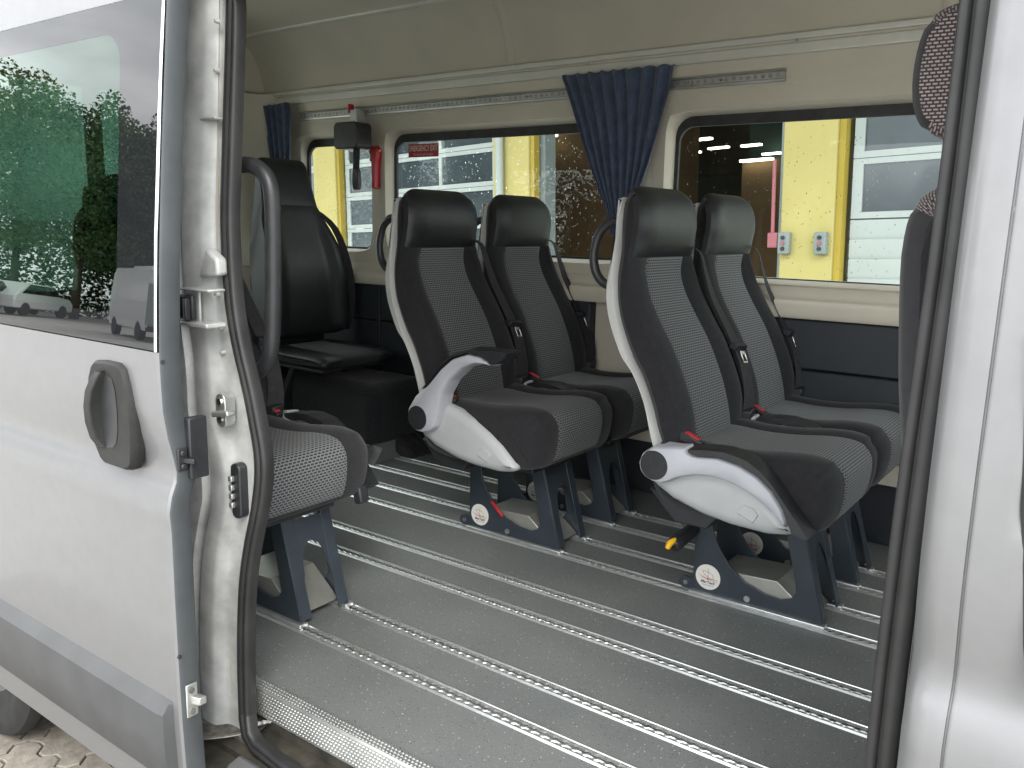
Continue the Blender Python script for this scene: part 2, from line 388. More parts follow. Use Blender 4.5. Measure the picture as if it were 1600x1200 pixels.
# threshold tread of embossed aluminium
tr = MB(); tr.xprism([(1.110, -.004), (1.110, .004), (1.082, .004), (1.078, .000), (1.074, -.058), (1.080, -.060), (1.083, -.006)], -1.62, .02)
tread = vp(tr, 'threshold_tread', 'alu_dull')
tb = MB(); px_ = .0095
def lens(c, u, v, n, a, b, h):
    c, u, v, n = map(Vector, (c, u, v, n)); P = [c+u*a*math.cos(2*PI*k/6)+v*b*math.sin(2*PI*k/6) for k in range(6)]+[c+n*h]
    tb.add(P, [(k, (k+1) % 6, 6) for k in range(6)])
for i in range(172):
    x = -1.615+i*px_
    for j in range(3): lens((x+(j % 2)*px_/2, 1.086+j*.0085, .004), (1, 0, 0), (0, 1, 0), (0, 0, 1), .0042, .0034, .0022)
    for j in range(7): lens((x+(j % 2)*px_/2, 1.0775-j*.00045, -.005-j*.0077), (1, 0, 0), (0, 0, 1), (0, -1, 0), .0042, .0032, .0024)
o = tb.build('embossed_dots', 'alu_dull', tread, smooth=0); o['kind'] = 'stuff'
# step well, lower track and outer sill
sw = MB(); sw.xprism([(1.09, -.05), (1.09, -.10), (1.0, -.105), (1.0, -.12), (.93, -.12), (.93, -.16), (1.12, -.16), (1.12, -.05)], -1.7, .1)
vp(sw, 'step_well', 'step_dark')
tk = MB(); tk.xprism([(1.035, -.104), (1.035, -.094), (1.028, -.094), (1.028, -.106)], -1.5, .05); vp(tk, 'lower_track', 'alu_dull')
si = MB(); si.xprism([(1.0, -.10), (.985, -.088), (.955, -.094), (.925, -.125), (.922, -.22), (.96, -.26), (1.05, -.28), (1.05, -.165), (1.0, -.165)], -1.42, .30)
vp(si, 'outer_sill', 'paint', bevel=.006)
# ------------------------------------------------------------------ body side surface
SIDE = [(-.3, .985), (-.22, .945), (-.1, .932), (.10, .926), (.32, .925), (.46, .926), (.500, .924), (.530, .930), (.556, .941), (.575, .9425), (.60, .938), (.64, .929), (.69, .922), (.74, .921), (.80, .921), (.97, .931), (1.18, .950), (1.39, .971), (1.50, .985), (1.62, 1.00), (1.75, 1.03), (1.85, 1.08), (1.93, 1.15), (2.0, 1.30), (2.04, 1.8)]
def side(z): return lerp(SIDE, z)
DO = -.100          # the open door stands this far outside the body side
zs_low = [-.14, -.08, 0, .08, .16, .25, .34, .42, .46, .485, .50, .515, .53, .543, .556, .566, .575, .587, .60, .62, .64, .665, .69, .715, .74, .77, .797]
# rear quarter of the near side, with a window behind the open door
bs = MB(); zz = [-.30, -.22, -.1, .1, .3, .46, .5, .53, .556, .575, .60, .64, .69, .74, .84]
bs.grid([[(x, side(z), z) for x in (-4.25, -3.6, -3.0, -2.4, -1.9, -1.60, -1.47)] for z in zz])
bs.grid([[(x, side(z), z) for x in (-4.25, -3.64)] for z in (.84, 1.0, 1.2, 1.40)]); bs.grid([[(x, side(z), z) for x in (-2.86, -2.78)] for z in (.84, 1.0, 1.2, 1.40)]); bs.grid([[(x, side(z), z) for x in (-1.66, -1.47)] for z in (.84, 1.0, 1.2, 1.40)])
bs.grid([[(x, side(z), z) for x in (-4.25, -1.47)] for z in (1.40, 1.5, 1.62, 1.75, 1.85, 1.93, 2.0, 2.04)])
bs.grid([[(x, 3.90-side(z), z) for x in (-4.25, 1.2)] for z in (1.45, 1.5, 1.62, 1.75, 1.85, 1.93, 2.0, 2.04)])
bs.grid([[(x, 3.90-side(z), z) for x in (-4.25, 1.2)] for z in (-.30, -.1, .3, .6, .84)])
bs.grid([[(x, side(z), z) for x in (-1.47, 1.2)] for z in (1.52, 1.62, 1.75, 1.85, 1.93, 2.0, 2.04)])
bs.add([(-4.25, 1.8, 2.04), (1.2, 1.8, 2.04), (1.2, 2.1, 2.04), (-4.25, 2.1, 2.04)], [(0, 1, 2, 3)])
vp(bs, 'body_side', 'paint')
qg = MB(); qg.grid([[(x, side(z)+.004, z) for x in (-2.78, -1.66)] for z in (.84, 1.0, 1.2, 1.40)]); vp(qg, 'side_window', 'glass')
qg = MB(); qg.grid([[(x, side(z)+.004, z) for x in (-3.64, -2.86)] for z in (.84, 1.0, 1.2, 1.40)]); vp(qg, 'side_window', 'glass')  # out-of-view quarter window, added to let more daylight onto the ceiling
ili = MB(); ili.grid([[(x, 1.03+.04*max(0, z-.8), z) for x in (-3.66, -1.50)] for z in (0, .4, .84)]); ili.grid([[(x, 1.03+.06*max(0, z-.8), z) for x in (-3.66, -1.50)] for z in (1.40, 1.5, 1.62)])
ili.grid([[(x, 1.03+.06*max(0, z-.8), z) for x in (-2.86, -2.78)] for z in (.84, 1.4)]); ili.grid([[(x, 1.03+.06*max(0, z-.8), z) for x in (-1.66, -1.50)] for z in (.84, 1.4)])
vp(ili, 'side_lining', 'beige')
# ------------------------------------------------------------------ interior: far wall, ceiling, rear
YG = 2.952; YL = 2.900
WIN = [(-3.455, -2.975, .905, 1.425), (-2.850, -1.585, .905, 1.425), (-1.432, -.10, .862, 1.425)]
wl = MB()
cells = [(-3.66, -2.9125), (-2.9125, -1.5085), (-1.5085, .10)]
ylean = lambda z: YL-.10*max(0, z-1.30)
for (x0, x1, z0, z1), (c0, c1) in zip(WIN, cells):
    zb, zt = .845, 1.50
    A = rrect(x0-.012, x1+.012, z0-.01, z1+.012, .075); B = rectmatch(c0, c1, zb, zt)
    mid = [((a[0]*.86+b[0]*.14), (a[1]*.86+b[1]*.14)) for a, b in zip(A, B)]
    G = rrect(x0, x1, z0, z1, .065)
    wl.grid([[(x, YL+.002*0, z) if False else (x, ylean(z), z) for x, z in B], [(x, ylean(z)-.004, z) for x, z in mid], [(x, ylean(z)+.012, z) for x, z in A], [(x, YG-.006, z) for x, z in G]], True)
wl.grid([[(.10, YL, z), (.18, YL, z)] for z in (.845, 1.0, 1.3)]); wl.grid([[(.10, ylean(z), z), (.18, ylean(z), z)] for z in (1.3, 1.5)]); wl.grid([[(.88, YL, z), (XF, YL, z)] for z in (.845, 1.5)])
# header above windows up to the roof trim, and wall below the belt
wl.grid([[(x, y, z) for x in (XR, XF)] for y, z in ((2.880, 1.50), (2.872, 1.515), (2.874, 1.545), (2.868, 1.56), (2.858, 1.60), (2.85, 1.64))])
wl.grid([[(x, y, z) for x in (XR, XF)] for y, z in ((2.905, .85), (2.925, .74), (2.925, .30), (2.90, .285), (2.90, .215), (2.935, .21))])
vp(wl, 'wall_lining', 'beige', smooth=35)
kk_ = MB().box((XR, 2.935, 0), (XF, 2.955, .215)); vp(kk_, 'kick_panel', 'dark_panel')
bl = MB(); bl.xprism([(2.97, .868), (2.918, .862), (2.904, .850), (2.902, .818), (2.892, .804), (2.868, .797), (2.858, .782), (2.856, .750), (2.862, .742), (2.97, .742)], XR, XF)
vp(bl, 'belt_ledge', 'beige', smooth=50)
for x0, x1 in ((-3.55, -1.735), (-1.455, .80)):
    for z0, z1 in ((.571, .738), (.30, .567)):
        pm_ = MB(); pm_.box((x0, 2.878, z0), (x1, 2.93, z1)); vp(pm_, 'lining_panel', 'dark_panel', bevel=.006)
for x in (-2.32, -2.9):
    b_ = MB(); b_.box((x-.012, 2.870, .30), (x+.012, 2.90, .738)); vp(b_, 'panel_strip', 'black_plastic', bevel=.003)
for i, (x0, x1, z0, z1) in enumerate(WIN):
    fr = MB(); A = rrect(x0-.006, x1+.006, z0-.006, z1+.006, .068); B = rrect(x0+.012, x1-.012, z0+.006, z1-.034, .055)
    fr.grid([[(x, YG-.001, z) for x, z in A], [(x, YG-.014, z) for x, z in A], [(x, YG-.014, z) for x, z in B], [(x, YG-.001, z) for x, z in B]], True)
    wo = vp(fr, 'window', 'rubber')
    gp = MB(); G = rrect(x0, x1, z0, z1, .065); gp.add([(x, YG, z) for x, z in G], [tuple(range(len(G)))]); 
    go = gp.build('glass', 'glass', None, smooth=0); go.parent = wo
    dm = MB()
    for q in range((330, 760, 620)[i]):
        x = random.uniform(x0+.03, x1-.03); z = random.uniform(z0+.02, z1-.05); r = random.choice((.0008, .001, .0013, .0017, .0022)) ; st = random.choice((1, 1.1, 1.3, 1.8)) 
        if random.random() < .06: st = 4; r = .001
        c = Vector((x, YG+.002, z)); P = [c+Vector((r*math.cos(2*PI*k/6), 0, r*st*math.sin(2*PI*k/6))) for k in range(6)]
        P += [c+Vector((.6*r*math.cos(2*PI*k/6), .7*r, .6*r*st*math.sin(2*PI*k/6)-.1*r)) for k in range(6)]
        dm.add(P, [(k, 6+k, 6+(k+1) % 6, (k+1) % 6) for k in range(6)]+[tuple(range(6, 12)), tuple(range(5, -1, -1))])
    do = dm.build('raindrops', 'drop', None, smooth=80); do.parent = wo; do['kind'] = 'stuff'
# cargo rail on the wall above the windows (perforated track) and the roof trim strips
cr = MB(); xa, xb = -3.42, -1.02
cr.xprism([(2.872, 1.510), (2.862, 1.512), (2.860, 1.518), (2.866, 1.521), (2.866, 1.541), (2.860, 1.544), (2.862, 1.550), (2.872, 1.552)], xa, xb)
rail = vp(cr, 'cargo_rail', 'alu_dull')
hl = MB(); n = int((xb-xa)/.0254)
for i in range(n):
    x = xa+.0127+i*.0254; hl.disc((x, 2.8655, 1.531), (0, -1, 0), .0075, .0006, 8)
hl.build('rail_holes', 'slot_dark', rail, smooth=0)['kind'] = 'stuff'
for x in (-2.35, -2.2, -2.05, -1.9, -1.36, -1.24):
    s_ = MB(); s_.disc((x, 2.8655, 1.531), (0, -1, 0), .006, .0035, 12, .004); s_.build('screw', 'chrome', rail)
for y, z0, z1, m in ((2.838, 1.632, 1.652, 'trim_grey'), (2.846, 1.590, 1.624, 'trim_grey')):
    t_ = MB(); t_.box((XR, y, z0), (XF, y+.03, z1)); ro = vp(t_, 'roof_trim', m, bevel=.004)
for x in (-1.75, -.98, -.35):
    s_ = MB(); s_.disc((x, 2.8375, 1.627), (0, -1, 0), .007, .004, 12, .005); vp(s_, 'trim_screw', 'chrome')
CE = [(2.856, 1.648), (2.835, 1.74), (2.79, 1.83), (2.70, 1.895), (2.55, 1.925), (2.3, 1.945), (1.95, 1.952), (1.6, 1.945), (1.35, 1.925), (1.2, 1.88), (1.12, 1.8), (1.08, 1.70), (1.065, 1.62)]
cc = catmull([Vector((y, z)) for y, z in CE], 4)
ce = MB(); ce.grid([[(x, c.x, c.y) for c in cc] for x in (XR-.03, -3.0, -2.0, -1.0, 0, XF)]); vp(ce, 'ceiling_lining', 'ceiling')
for x in (-2.13, -.55):
    rb = MB(); rb.grid([[(x+dx, c.x-(.0 if dz == 0 else 0), c.y-dz) if c.y > 1.9 else (x+dx, c.x-dz*(1 if c.x > 2 else -1), c.y-dz*.3) for c in cc] for dx, dz in ((-.022, -.001), (-.012, .005), (.012, .005), (.022, -.001))]); vp(rb, 'ceiling_seam', 'ceiling', smooth=60)
for y, z in ((2.700, 1.896), (1.25, 1.905)):
    rb = MB(); rb.grid([[(x, y+dy, z-dz-dy*.45*(-1 if y < 2 else 1)) for x in (XR, XF)] for dy, dz in ((-.016, -.002), (-.009, .005), (.009, .005), (.016, -.002))]); vp(rb, 'ceiling_strip', 'trim_grey', smooth=60)
# rear end of the cabin with two door windows
rw = MB(); X = XR-.01
outl = [(c.x, c.y) for c in cc]
def wallrect(y0, y1, z0, z1): rw.add([(X, y0, z0), (X, y1, z0), (X, y1, z1), (X, y0, z1)], [(0, 1, 2, 3)])
wallrect(1.0, 2.95, 0, .72); wallrect(1.0, 1.14, .72, 1.56); wallrect(1.92, 2.0, .72, 1.56); wallrect(2.54, 2.95, .72, 1.56); wallrect(1.0, 2.95, 1.56, 1.65)
rw.add([(X, y, z) for y, z in outl], [tuple(range(len(outl)))])
vp(rw, 'rear_wall', 'beige', smooth=0)
for y0, y1 in ((1.14, 1.92), (2.0, 2.54)):
    q = MB(); q.add([(X-.01, y0, .72), (X-.01, y1, .72), (X-.01, y1, 1.56), (X-.01, y0, 1.56)], [(0, 1, 2, 3)]); vp(q, 'rear_window', 'glass', smooth=0)
rc = MB(); O = rrect(2.60, 2.76, 1.10, 1.27, .05); I = rrect(2.615, 2.745, 1.115, 1.255, .04)
rc.grid([[(X+.002, y, z) for y, z in O], [(X+.014, y, z) for y, z in O], [(X+.014, y, z) for y, z in I], [(X+.004, y, z) for y, z in I]], True); vp(rc, 'recess_trim', 'beige')
# rounded corner post at the rear of the far wall
cp = MB(); cp.grid([[(XR+.16-.16*math.cos(t), 2.89-.05-.11*(1-math.sin(t)) if False else 2.875-.20*(1-math.sin(t)), z) for t in [R(a) for a in range(0, 91, 15)]] for z in (0.8, 1.2, 1.45, 1.64)])
vp(cp, 'corner_post', 'beige')
# wheel arch box covered with carpet, grey cove along its foot
wa = MB(); wa.box((-3.62, 2.56, .0), (-2.62, 2.93, .33)); vp(wa, 'wheel_arch', 'carpet', bevel=.05, seg=4)
wa2 = MB(); wa2.xprism([(2.50, .002), (2.555, .002), (2.555, .07), (2.53, .03)], -3.62, -2.56); wa2.prism([(-2.63, .002), (-2.57, .002), (-2.60, .02), (-2.615, .07), (-2.63, .07)], 2.5, 2.93); vp(wa2, 'floor_cove', 'vinyl', smooth=60)
wb = MB(); wb.box((-3.62, 1.06, .0), (-2.62, 1.30, .36)); vp(wb, 'wheel_arch', 'carpet', bevel=.05, seg=4)
# cab: windscreen end
fwl = MB(); fwl.add([(1.2, .95, -.3), (1.2, 2.95, -.3), (1.2, 2.95, .75), (1.2, .95, .75)], [(0, 1, 2, 3)]); fwl.add([(1.2, .98, 1.62), (1.2, 2.92, 1.62), (1.2, 2.7, 1.9), (1.2, 1.2, 1.9)], [(0, 1, 2, 3)])
vp(fwl, 'front_end', 'dark_panel', smooth=0)
wsn = MB(); wsn.add([(1.2, .95, .75), (1.2, 2.95, .75), (1.2, 2.92, 1.62), (1.2, .98, 1.62)], [(0, 1, 2, 3)]); vp(wsn, 'windscreen', 'glass', smooth=0)
ff = MB(); ff.add([(XF, .95, -.02), (1.2, .95, -.02), (1.2, 2.95, -.02), (XF, 2.95, -.02)], [(0, 1, 2, 3)]); ff.add([(-.19, 1.05, -.006), (XF, 1.05, -.006), (XF, 1.11, -.006), (-.19, 1.11, -.006)], [(0, 1, 2, 3)]); vp(ff, 'cab_floor', 'vinyl', smooth=0)
# ------------------------------------------------------------------ rear door jamb (pillar behind the opening)
SEALPX = [(362, -40), (360, 60), (357, 160), (354, 260), (352, 340), (355, 420), (360, 480), (370, 540), (384, 600), (396, 660), (404, 710), (405, 750), (399, 800), (389, 850), (381, 910), (378, 980), (378, 1050), (380, 1115)]
YSEAL = lambda z: 1.025+.07*max(0, z-.8)
def seal_pts():
    o = []
    for x, y in SEALPX:
        Y = 1.03
        for _ in range(3): p = onY(x, y, Y); Y = YSEAL(p.z)
        o.append(p)
    return o
SP = catmull(seal_pts(), 3)
# top and front of the opening are above / beside the picture
zt = 1.50
top = [SP[0]+Vector((.0, 0, .0))]
frontX = -.176
arc = [Vector((SP[0].x+.03, YSEAL(1.46), 1.46)), Vector((SP[0].x+.12, YSEAL(1.5), 1.50)), Vector((-.8, YSEAL(1.5), 1.505)), Vector((frontX-.10, YSEAL(1.5), 1.50)), Vector((frontX-.015, YSEAL(1.45), 1.45))]
frt = [Vector((frontX+.004*math.sin(k), YSEAL(z), z)) for k, z in enumerate((1.35, 1.2, 1.0, .8, .6, .4, .25, .1, 0, -.06))]
bot = [Vector((frontX-.06, 1.025, -.10)), Vector((-.6, 1.02, -.105)), Vector((-1.0, 1.015, -.105)), Vector((-1.22, 1.01, -.10)), Vector((SP[-1].x+.05, 1.012, -.085)), Vector((SP[-1].x+.012, 1.018, -.045))]
loop = list(reversed(SP)) + arc + frt + bot
lp2 = catmull(loop, 2, True)
sl = MB()
ctr = Vector((-.75, 1.05, .65))
def shift(p, inw, out):
    d = Vector((ctr.x-p.x, 0, ctr.z-p.z)); 
    # inward direction in the opening's plane, mostly along X on the sides
    k = sst(1.40, 1.50, p.z)+sst(-.02, -.09, p.z)
    d = Vector((d.x*(2.4-2.1*k), 0, d.z*(.3+.7*k)))
    return p + d.normalized()*inw + Vector((0, -out, 0))
PROF = [(-.015, -.006), (-.014, .001), (-.011, .0045), (-.004, .0065), (.002, .006), (.0045, .002), (.007, .0015), (.009, .005), (.014, .0065), (.019, .005), (.0215, .001), (.022, -.008), (.018, -.022)]
rows = [[shift(p, a, b) for a, b in PROF] for p in lp2]; rows.append(rows[0]); sl.grid(rows)
seal = vp(sl, 'door_seal', 'rubber_seal', smooth=60)
# pressed steel of the rear pillar: columns from the seal outward, rows down the height
pj = MB(); rows = []
for p in SP[::1]:
    z = p.z; b = YSEAL(z); x = p.x-.006
    w1 = lerp([(0, .055), (.45, .05), (.62, .095), (.75, .06), (.9, .035), (1.2, .03), (1.5, .03)], z)
    up = sst(.82, .90, z)
    cols = [(0, 0), (-w1*.5, 0), (-w1*.8, -.001), (-w1, -.006), (-w1-.012, -.022), (-w1-.022, -.026), (-w1-.05, -.026-.012*up), (-w1-.062, -.026-.012*up), (-w1-.072, -.012), (-w1-.085, -.010), (-w1-.095, -.026), (-w1-.13, -.03), (-w1-.2, -.035)]
    rows.append([(x+a, b+.006+c, z) for a, c in cols])
last = rows[-1]; rows.append([(a, b-.001, z-.05) for a, b, z in last]); rows.append([(a, b-.004, z-.12) for a, b, z in last]); rows.append([(a, b-.004, z-.26) for a, b, z in last])
pj.grid(rows)
pill = vp(pj, 'rear_pillar', 'paint_inner', smooth=50)
def jp(x, y, Y): return onY(x, y, Y)
def jpart(mb, name, m, **k):
    o = vp(mb, name, m, **k); return o
# striker plate with pin
c = jp(347, 641, 1.000); mb = MB(); O = [(c.x+.016*math.cos(t)*1.0, c.z+(.030 if math.sin(t) > 0 else -.030)*.62+.016*math.sin(t)) for t in [2*PI*k/20 for k in range(20)]]
mb.prism(O, c.y-.004, c.y+.02); st = jpart(mb, 'striker_plate', 'alu_dull', bevel=.0015)
for dz in (.018, -.018):
    mb = MB(); mb.disc((c.x, c.y-.004, c.z+dz), (0, -1, 0), .007, .003, 12); o = mb.build('screw', 'chrome', None); o.parent = st
mb = MB(); mb.obox((c.x+.02, c.y-.012, c.z-.002), (.026, 0, .004), (0, .010, 0), (-.001, 0, .0055)); jpart(mb, 'striker_pin', 'alu_dull', bevel=.003)
# electrical contact block
c = jp(376, 766, 1.022); mb = MB(); mb.prism([(c.x+a, c.z+b) for a, b in rrect(-.016, .014, -.058, .058, .013)], c.y-.012, c.y+.01); cb = jpart(mb, 'contact_block', 'black_plastic', bevel=.003)
for k in range(4):
    mb = MB(); mb.box((c.x-.014, c.y-.020, c.z+.026-k*.0185-.006), (c.x-.003, c.y-.011, c.z+.026-k*.0185+.006)); jpart(mb, 'contact_pad', 'alu_dull', bevel=.002)
# middle hinge recess with its roller bracket
c = jp(318, 478, .985); mb = MB(); mb.box((c.x-.06, c.y-.012, c.z+.028), (c.x+.032, c.y+.03, c.z+.034)); mb.box((c.x-.06, c.y-.016, c.z-.042), (c.x+.030, c.y+.03, c.z-.032)); mb.box((c.x-.06, c.y+.004, c.z-.04), (c.x-.02, c.y+.01, c.z+.028)); jpart(mb, 'hinge_recess', 'paint_inner', bevel=.004)
mb = MB(); mb.obox((c.x-.035, c.y-.012, c.z-.004), (.022, 0, .0), (0, .006, 0), (0, 0, .024)); mb.obox((c.x-.022, c.y-.020, c.z-.006), (.004, 0, 0), (0, .010, 0), (0, 0, .022)); jpart(mb, 'hinge_roller', 'black_plastic', bevel=.004)
for x, y in ((338, 460), (344, 512), (347, 551), (337, 110), (338, 33)):
    q = jp(x, y, YSEAL(1.2 if y < 300 else .8)-.002); mb = MB(); mb.disc(q+Vector((0, .006, 0)), (0, -1, 0), .005, .010, 10, .003); jpart(mb, 'rivet', 'paint_inner')
q = jp(333, 186, 1.045); mb = MB(); mb.box((q.x-.040, q.y-.012, q.z-.0025), (q.x+.022, q.y+.01, q.z+.0025)); jpart(mb, 'weld_seam', 'paint_inner', bevel=.002)
q = jp(322, 412, 1.0); mb = MB(); mb.prism([(q.x-.035, q.z-.030), (q.x+.030, q.z-.022), (q.x+.028, q.z+.010), (q.x-.008, q.z+.030)], q.y+.004, q.y+.03); jpart(mb, 'pillar_gusset', 'paint_inner', bevel=.006)
# lower hinge arm, rusty
mb = MB(); pts = [onZ(272, 1128, -.075), onZ(300, 1118, -.075), onZ(345, 1112, -.075), onZ(388, 1108, -.075), onZ(425, 1122, -.075), onZ(400, 1138, -.075), onZ(350, 1146, -.075), onZ(290, 1152, -.075)]
n = len(pts); mb.add([p for p in pts]+[p+Vector((0, 0, -.010)) for p in pts], [tuple(range(n)), tuple(range(2*n-1, n-1, -1))]+[(i, (i+1) % n, (i+1) % n+n, i+n) for i in range(n)])
ha = jpart(mb, 'hinge_arm', 'greasy_steel', bevel=.002)
q = onZ(376, 1126, -.075); mb = MB(); mb.disc(q+Vector((0, 0, -.002)), (0, 0, 1), .012, .012, 12, .010); jpart(mb, 'hinge_bolt', 'alu_dull')
mb = MB(); a, b = onZ(390, 1134, -.070), onZ(425, 1126, -.066); mb.tube([a.lerp(b, k/8) for k in range(9)], [.004, .006, .004, .006, .004, .006, .004, .006, .004], 8); jpart(mb, 'hinge_spring', 'alu_dull')
mb = MB(); q = onZ(283, 1120, -.073); mb.disc(q+Vector((-.004, 0, -.004)), (0, 0, 1), .016, .006, 10, .012); jpart(mb, 'rust_patch', 'rust')
# ------------------------------------------------------------------ front pillar and passenger door skin (right of the opening)
fp = MB(); FX = frontX+.016
zz = [-.16, -.1, 0, .1, .2, .3, .38, .44, .48, .50, .515, .53, .543, .556, .566, .575, .59, .61, .64, .67, .70, .74, .78, .84, .9, 1.0, 1.1, 1.2, 1.3, 1.4, 1.5, 1.53]
def fcol(z):
    b = side(z); s = YSEAL(z)+.004
    return [(FX-.012, s), (FX-.004, s), (FX, s-.010), (FX+.008, b+.020), (FX+.020, b+.004), (FX+.034, b+.0005), (FX+.048, b), (FX+.0517, b), (FX+.0524, b+.004), (FX+.0540, b+.004)]
fp.grid([[(x, y, z) for x, y in fcol(z)] for z in zz])
vp(fp, 'front_pillar', 'paint', smooth=50)
fd = MB(); fd0 = FX+.0545
xs = [fd0, fd0+.002]+[fd0+.004+i*.006 for i in range(60)]
def fdy(x, z):
    b = side(z); u = x-fd0
    # shallow pressed channel with a rounded lower end
    cx = .062+.055*(z-.78) ; wv = abs(u-cx)
    d = .011*(1-sst(.014, .030, wv))*sst(.735, .790, z + (wv/.03)**2*.012)
    return b+d+(.0015 if u < .001 else 0)
zf = sorted(set(zz+[.72+.012*i for i in range(12)]))
fd.grid([[(x, fdy(x, z), z) for x in xs] for z in zf])
vp(fd, 'passenger_door', 'paint', smooth=60)
q = MB(); 
for z in (.34, .19):
    c = Vector((FX+.028, side(z)+.001, z)); q = MB(); q.disc(c, (0, -1, 0), .0045, .003, 12, .003); vp(q, 'rivet', 'paint')
# curved rubber edge seen on the passenger door's far side
ca = [onY(x, y, .93) for x, y in ((1604, 520), (1598, 620), (1594, 720), (1592, 800), (1593, 880), (1597, 980), (1604, 1080))]
q = MB(); q.tube([p+Vector((.012, 0, 0)) for p in catmull(ca, 3)], .012, 8); vp(q, 'door_edge_rubber', 'rubber', smooth=60)
# ------------------------------------------------------------------ sliding door, open
DX0, DX1 = -2.72, -1.372
dy_ = lambda z: side(z)+DO
dp = MB(); zl = zs_low
dp.grid([[(x, dy_(z)+(.004 if e else 0), z) for x, e in ((DX0, 0), (-2.2, 0), (-1.8, 0), (-1.6, 0), (DX1-.006, 0), (DX1, 1))] for z in zl])
zt_ = [1.405, 1.43, 1.47, 1.50]
dp.grid([[(x, dy_(z), z) for x in (DX0, -2.2, -1.8, DX1)] for z in zt_])
dp.grid([[(DX0, dy_(zl[0]), zl[0]), (DX1, dy_(zl[0]), zl[0])], [(DX0, dy_(zl[0])+.05, zl[0]-.01), (DX1, dy_(zl[0])+.05, zl[0]-.01)]])
gy_ = lambda z: .921+DO+(z-.8)*.0847
door = vp(dp, 'sliding_door', 'paint', smooth=25)
def dpart(mb, name, m, **k):
    o = mb.build(name, m, None, **k); o.parent = door; return o
ed = MB()   # grey leading edge, facing the front of the van
ze = [z for z in zl]+[.85, .95, 1.05, 1.15, 1.25, 1.35, 1.405, 1.45, 1.5]
ed.grid([[(DX1+.000, dy_(z)+.003, z), (DX1+.002, dy_(z)+.008, z), (DX1+.001, dy_(z)+.034, z), (DX1-.004, dy_(z)+.046, z), (DX1-.05, dy_(z)+.05, z)] for z in ze])
dpart(ed, 'leading_edge', 'paint_edge', smooth=40)
inn = MB()  # inner skin with opening
inn.grid([[(x, dy_(z)+.052, z) for x in (DX0, DX1-.04)] for z in (-.1, .3, .8, .84)])
inn.grid([[(x, dy_(z)+.052, z) for x in (DX0, DX0+.12)] for z in (.84, 1.36)]); inn.grid([[(x, dy_(z)+.052, z) for x in (DX1-.14, DX1-.04)] for z in (.84, 1.1, 1.36)])
inn.grid([[(x, dy_(z)+.052, z) for x in (DX0, DX1-.04)] for z in (1.36, 1.5)])
dpart(inn, 'inner_panel', 'paint_inner')
# glass: black printed border with a clear green middle
gx0, gx1, gz0, gz1 = DX0+.01, DX1-.008, .800, 1.403
cx1 = onY(186, 300, .845).x; cz1 = onY(120, 62, .86).z; cz0 = onY(120, 482, .825).z
Ao = [(x, z) for x, z in rrect(gx0, gx1, gz0, gz1, .004)]; Bi = rrect(-2.60, cx1, cz0, cz1, .055)
bd = MB(); bd.grid([[(x, gy_(z)-.0015, z) for x, z in Ao], [(x, gy_(z)-.0015, z) for x, z in [(.5*a[0]+.5*b[0], .5*a[1]+.5*b[1]) for a, b in zip(Ao, Bi)]], [(x, gy_(z)-.0015, z) for x, z in Bi]], True)
dpart(bd, 'window_border', 'frit', smooth=0)
cg = MB(); zr = [cz0+(cz1-cz0)*k/10 for k in range(11)]
cg.add([(x, gy_(z)-.0012, z) for x, z in Bi], [tuple(range(len(Bi)))])
dpart(cg, 'window_glass', 'green_glass', smooth=0)
ws = MB(); ws.tube([(gx1+.002, dy_(z)+.001, z) for z in (gz0-.002, .9, 1.0, 1.1, 1.2, 1.3, 1.403)], .0035, 6); dpart(ws, 'window_trim', 'chrome', smooth=60)
# protective moulding along the bottom
mo = MB(); mz = [(.118, 0), (.112, -.006), (.094, -.022), (.03, -.025), (-.045, -.022), (-.060, -.012), (-.062, 0)]
mo.grid([[(x, dy_(z)+d*k, z) for z, d in mz] for x, k in ((DX0, 1), (-2.0, 1), (DX1-.045, 1), (DX1-.030, .85), (DX1-.024, 0))])
dpart(mo, 'side_moulding', 'moulding', smooth=35)
# door handle: recessed black plate with vertical grip
def hpx(x, y, off=0): p = onY(x, y, .823+off); return (p.x, p.z)
HP = [(145, 600), (146, 585), (150, 568), (155, 561), (170, 561), (192, 566), (201, 576), (207, 600), (212, 630), (216, 665), (217, 700), (216, 725), (212, 733), (205, 735), (190, 730), (172, 724), (165, 715), (155, 690), (148, 655)]
hp = bulge([hpx(*p) for p in HP], dy_(.70)+.012, dy_(.70)-.012, ((0, 0), (.003, .7), (.007, 1), (.008, 1)))
hd = dpart(hp, 'door_handle', 'handle_plastic', smooth=40)
def hpart(mb, name, m, **k):
    o = mb.build(name, m, None, **k); o.parent = hd; return o
CUP = [(169, 588), (178, 584), (186, 590), (191, 610), (194, 640), (195, 670), (193, 690), (188, 697), (178, 697), (172, 680), (168, 640)]
yo = dy_(.7)-.0125
cu = MB(); cpz = [Vector(hpx(*p)) for p in CUP]; cmid = sum(cpz, Vector((0, 0)))/len(cpz)
cu.add([(p.x, yo-.0006, p.y) for p in cpz], [tuple(range(len(cpz)))]); hpart(cu, 'grip_recess', 'black_plastic', smooth=0)
gr = MB(); gpts = [(165, 576), (162, 586), (158, 606), (157, 630), (158, 655), (161, 680), (166, 694)]
rowsg = []
for k, (x, y) in enumerate(gpts):
    a = hpx(x, y); b = hpx(x+(10 if k in (0, 6) else 12), y+2); o_ = (.006, .014, .020, .022, .020, .014, .006)[k]
    rowsg.append([(a[0], yo+.004, a[1]), (a[0]+.002, yo-o_, a[1]), (b[0]-.002, yo-o_, b[1]), (b[0], yo+.004, b[1])])
gr.grid(rowsg); gr.f += [(0, 1, 2, 3), (27, 26, 25, 24)]
hpart(gr, 'grip', 'handle_plastic', smooth=35, bevel=.0025)
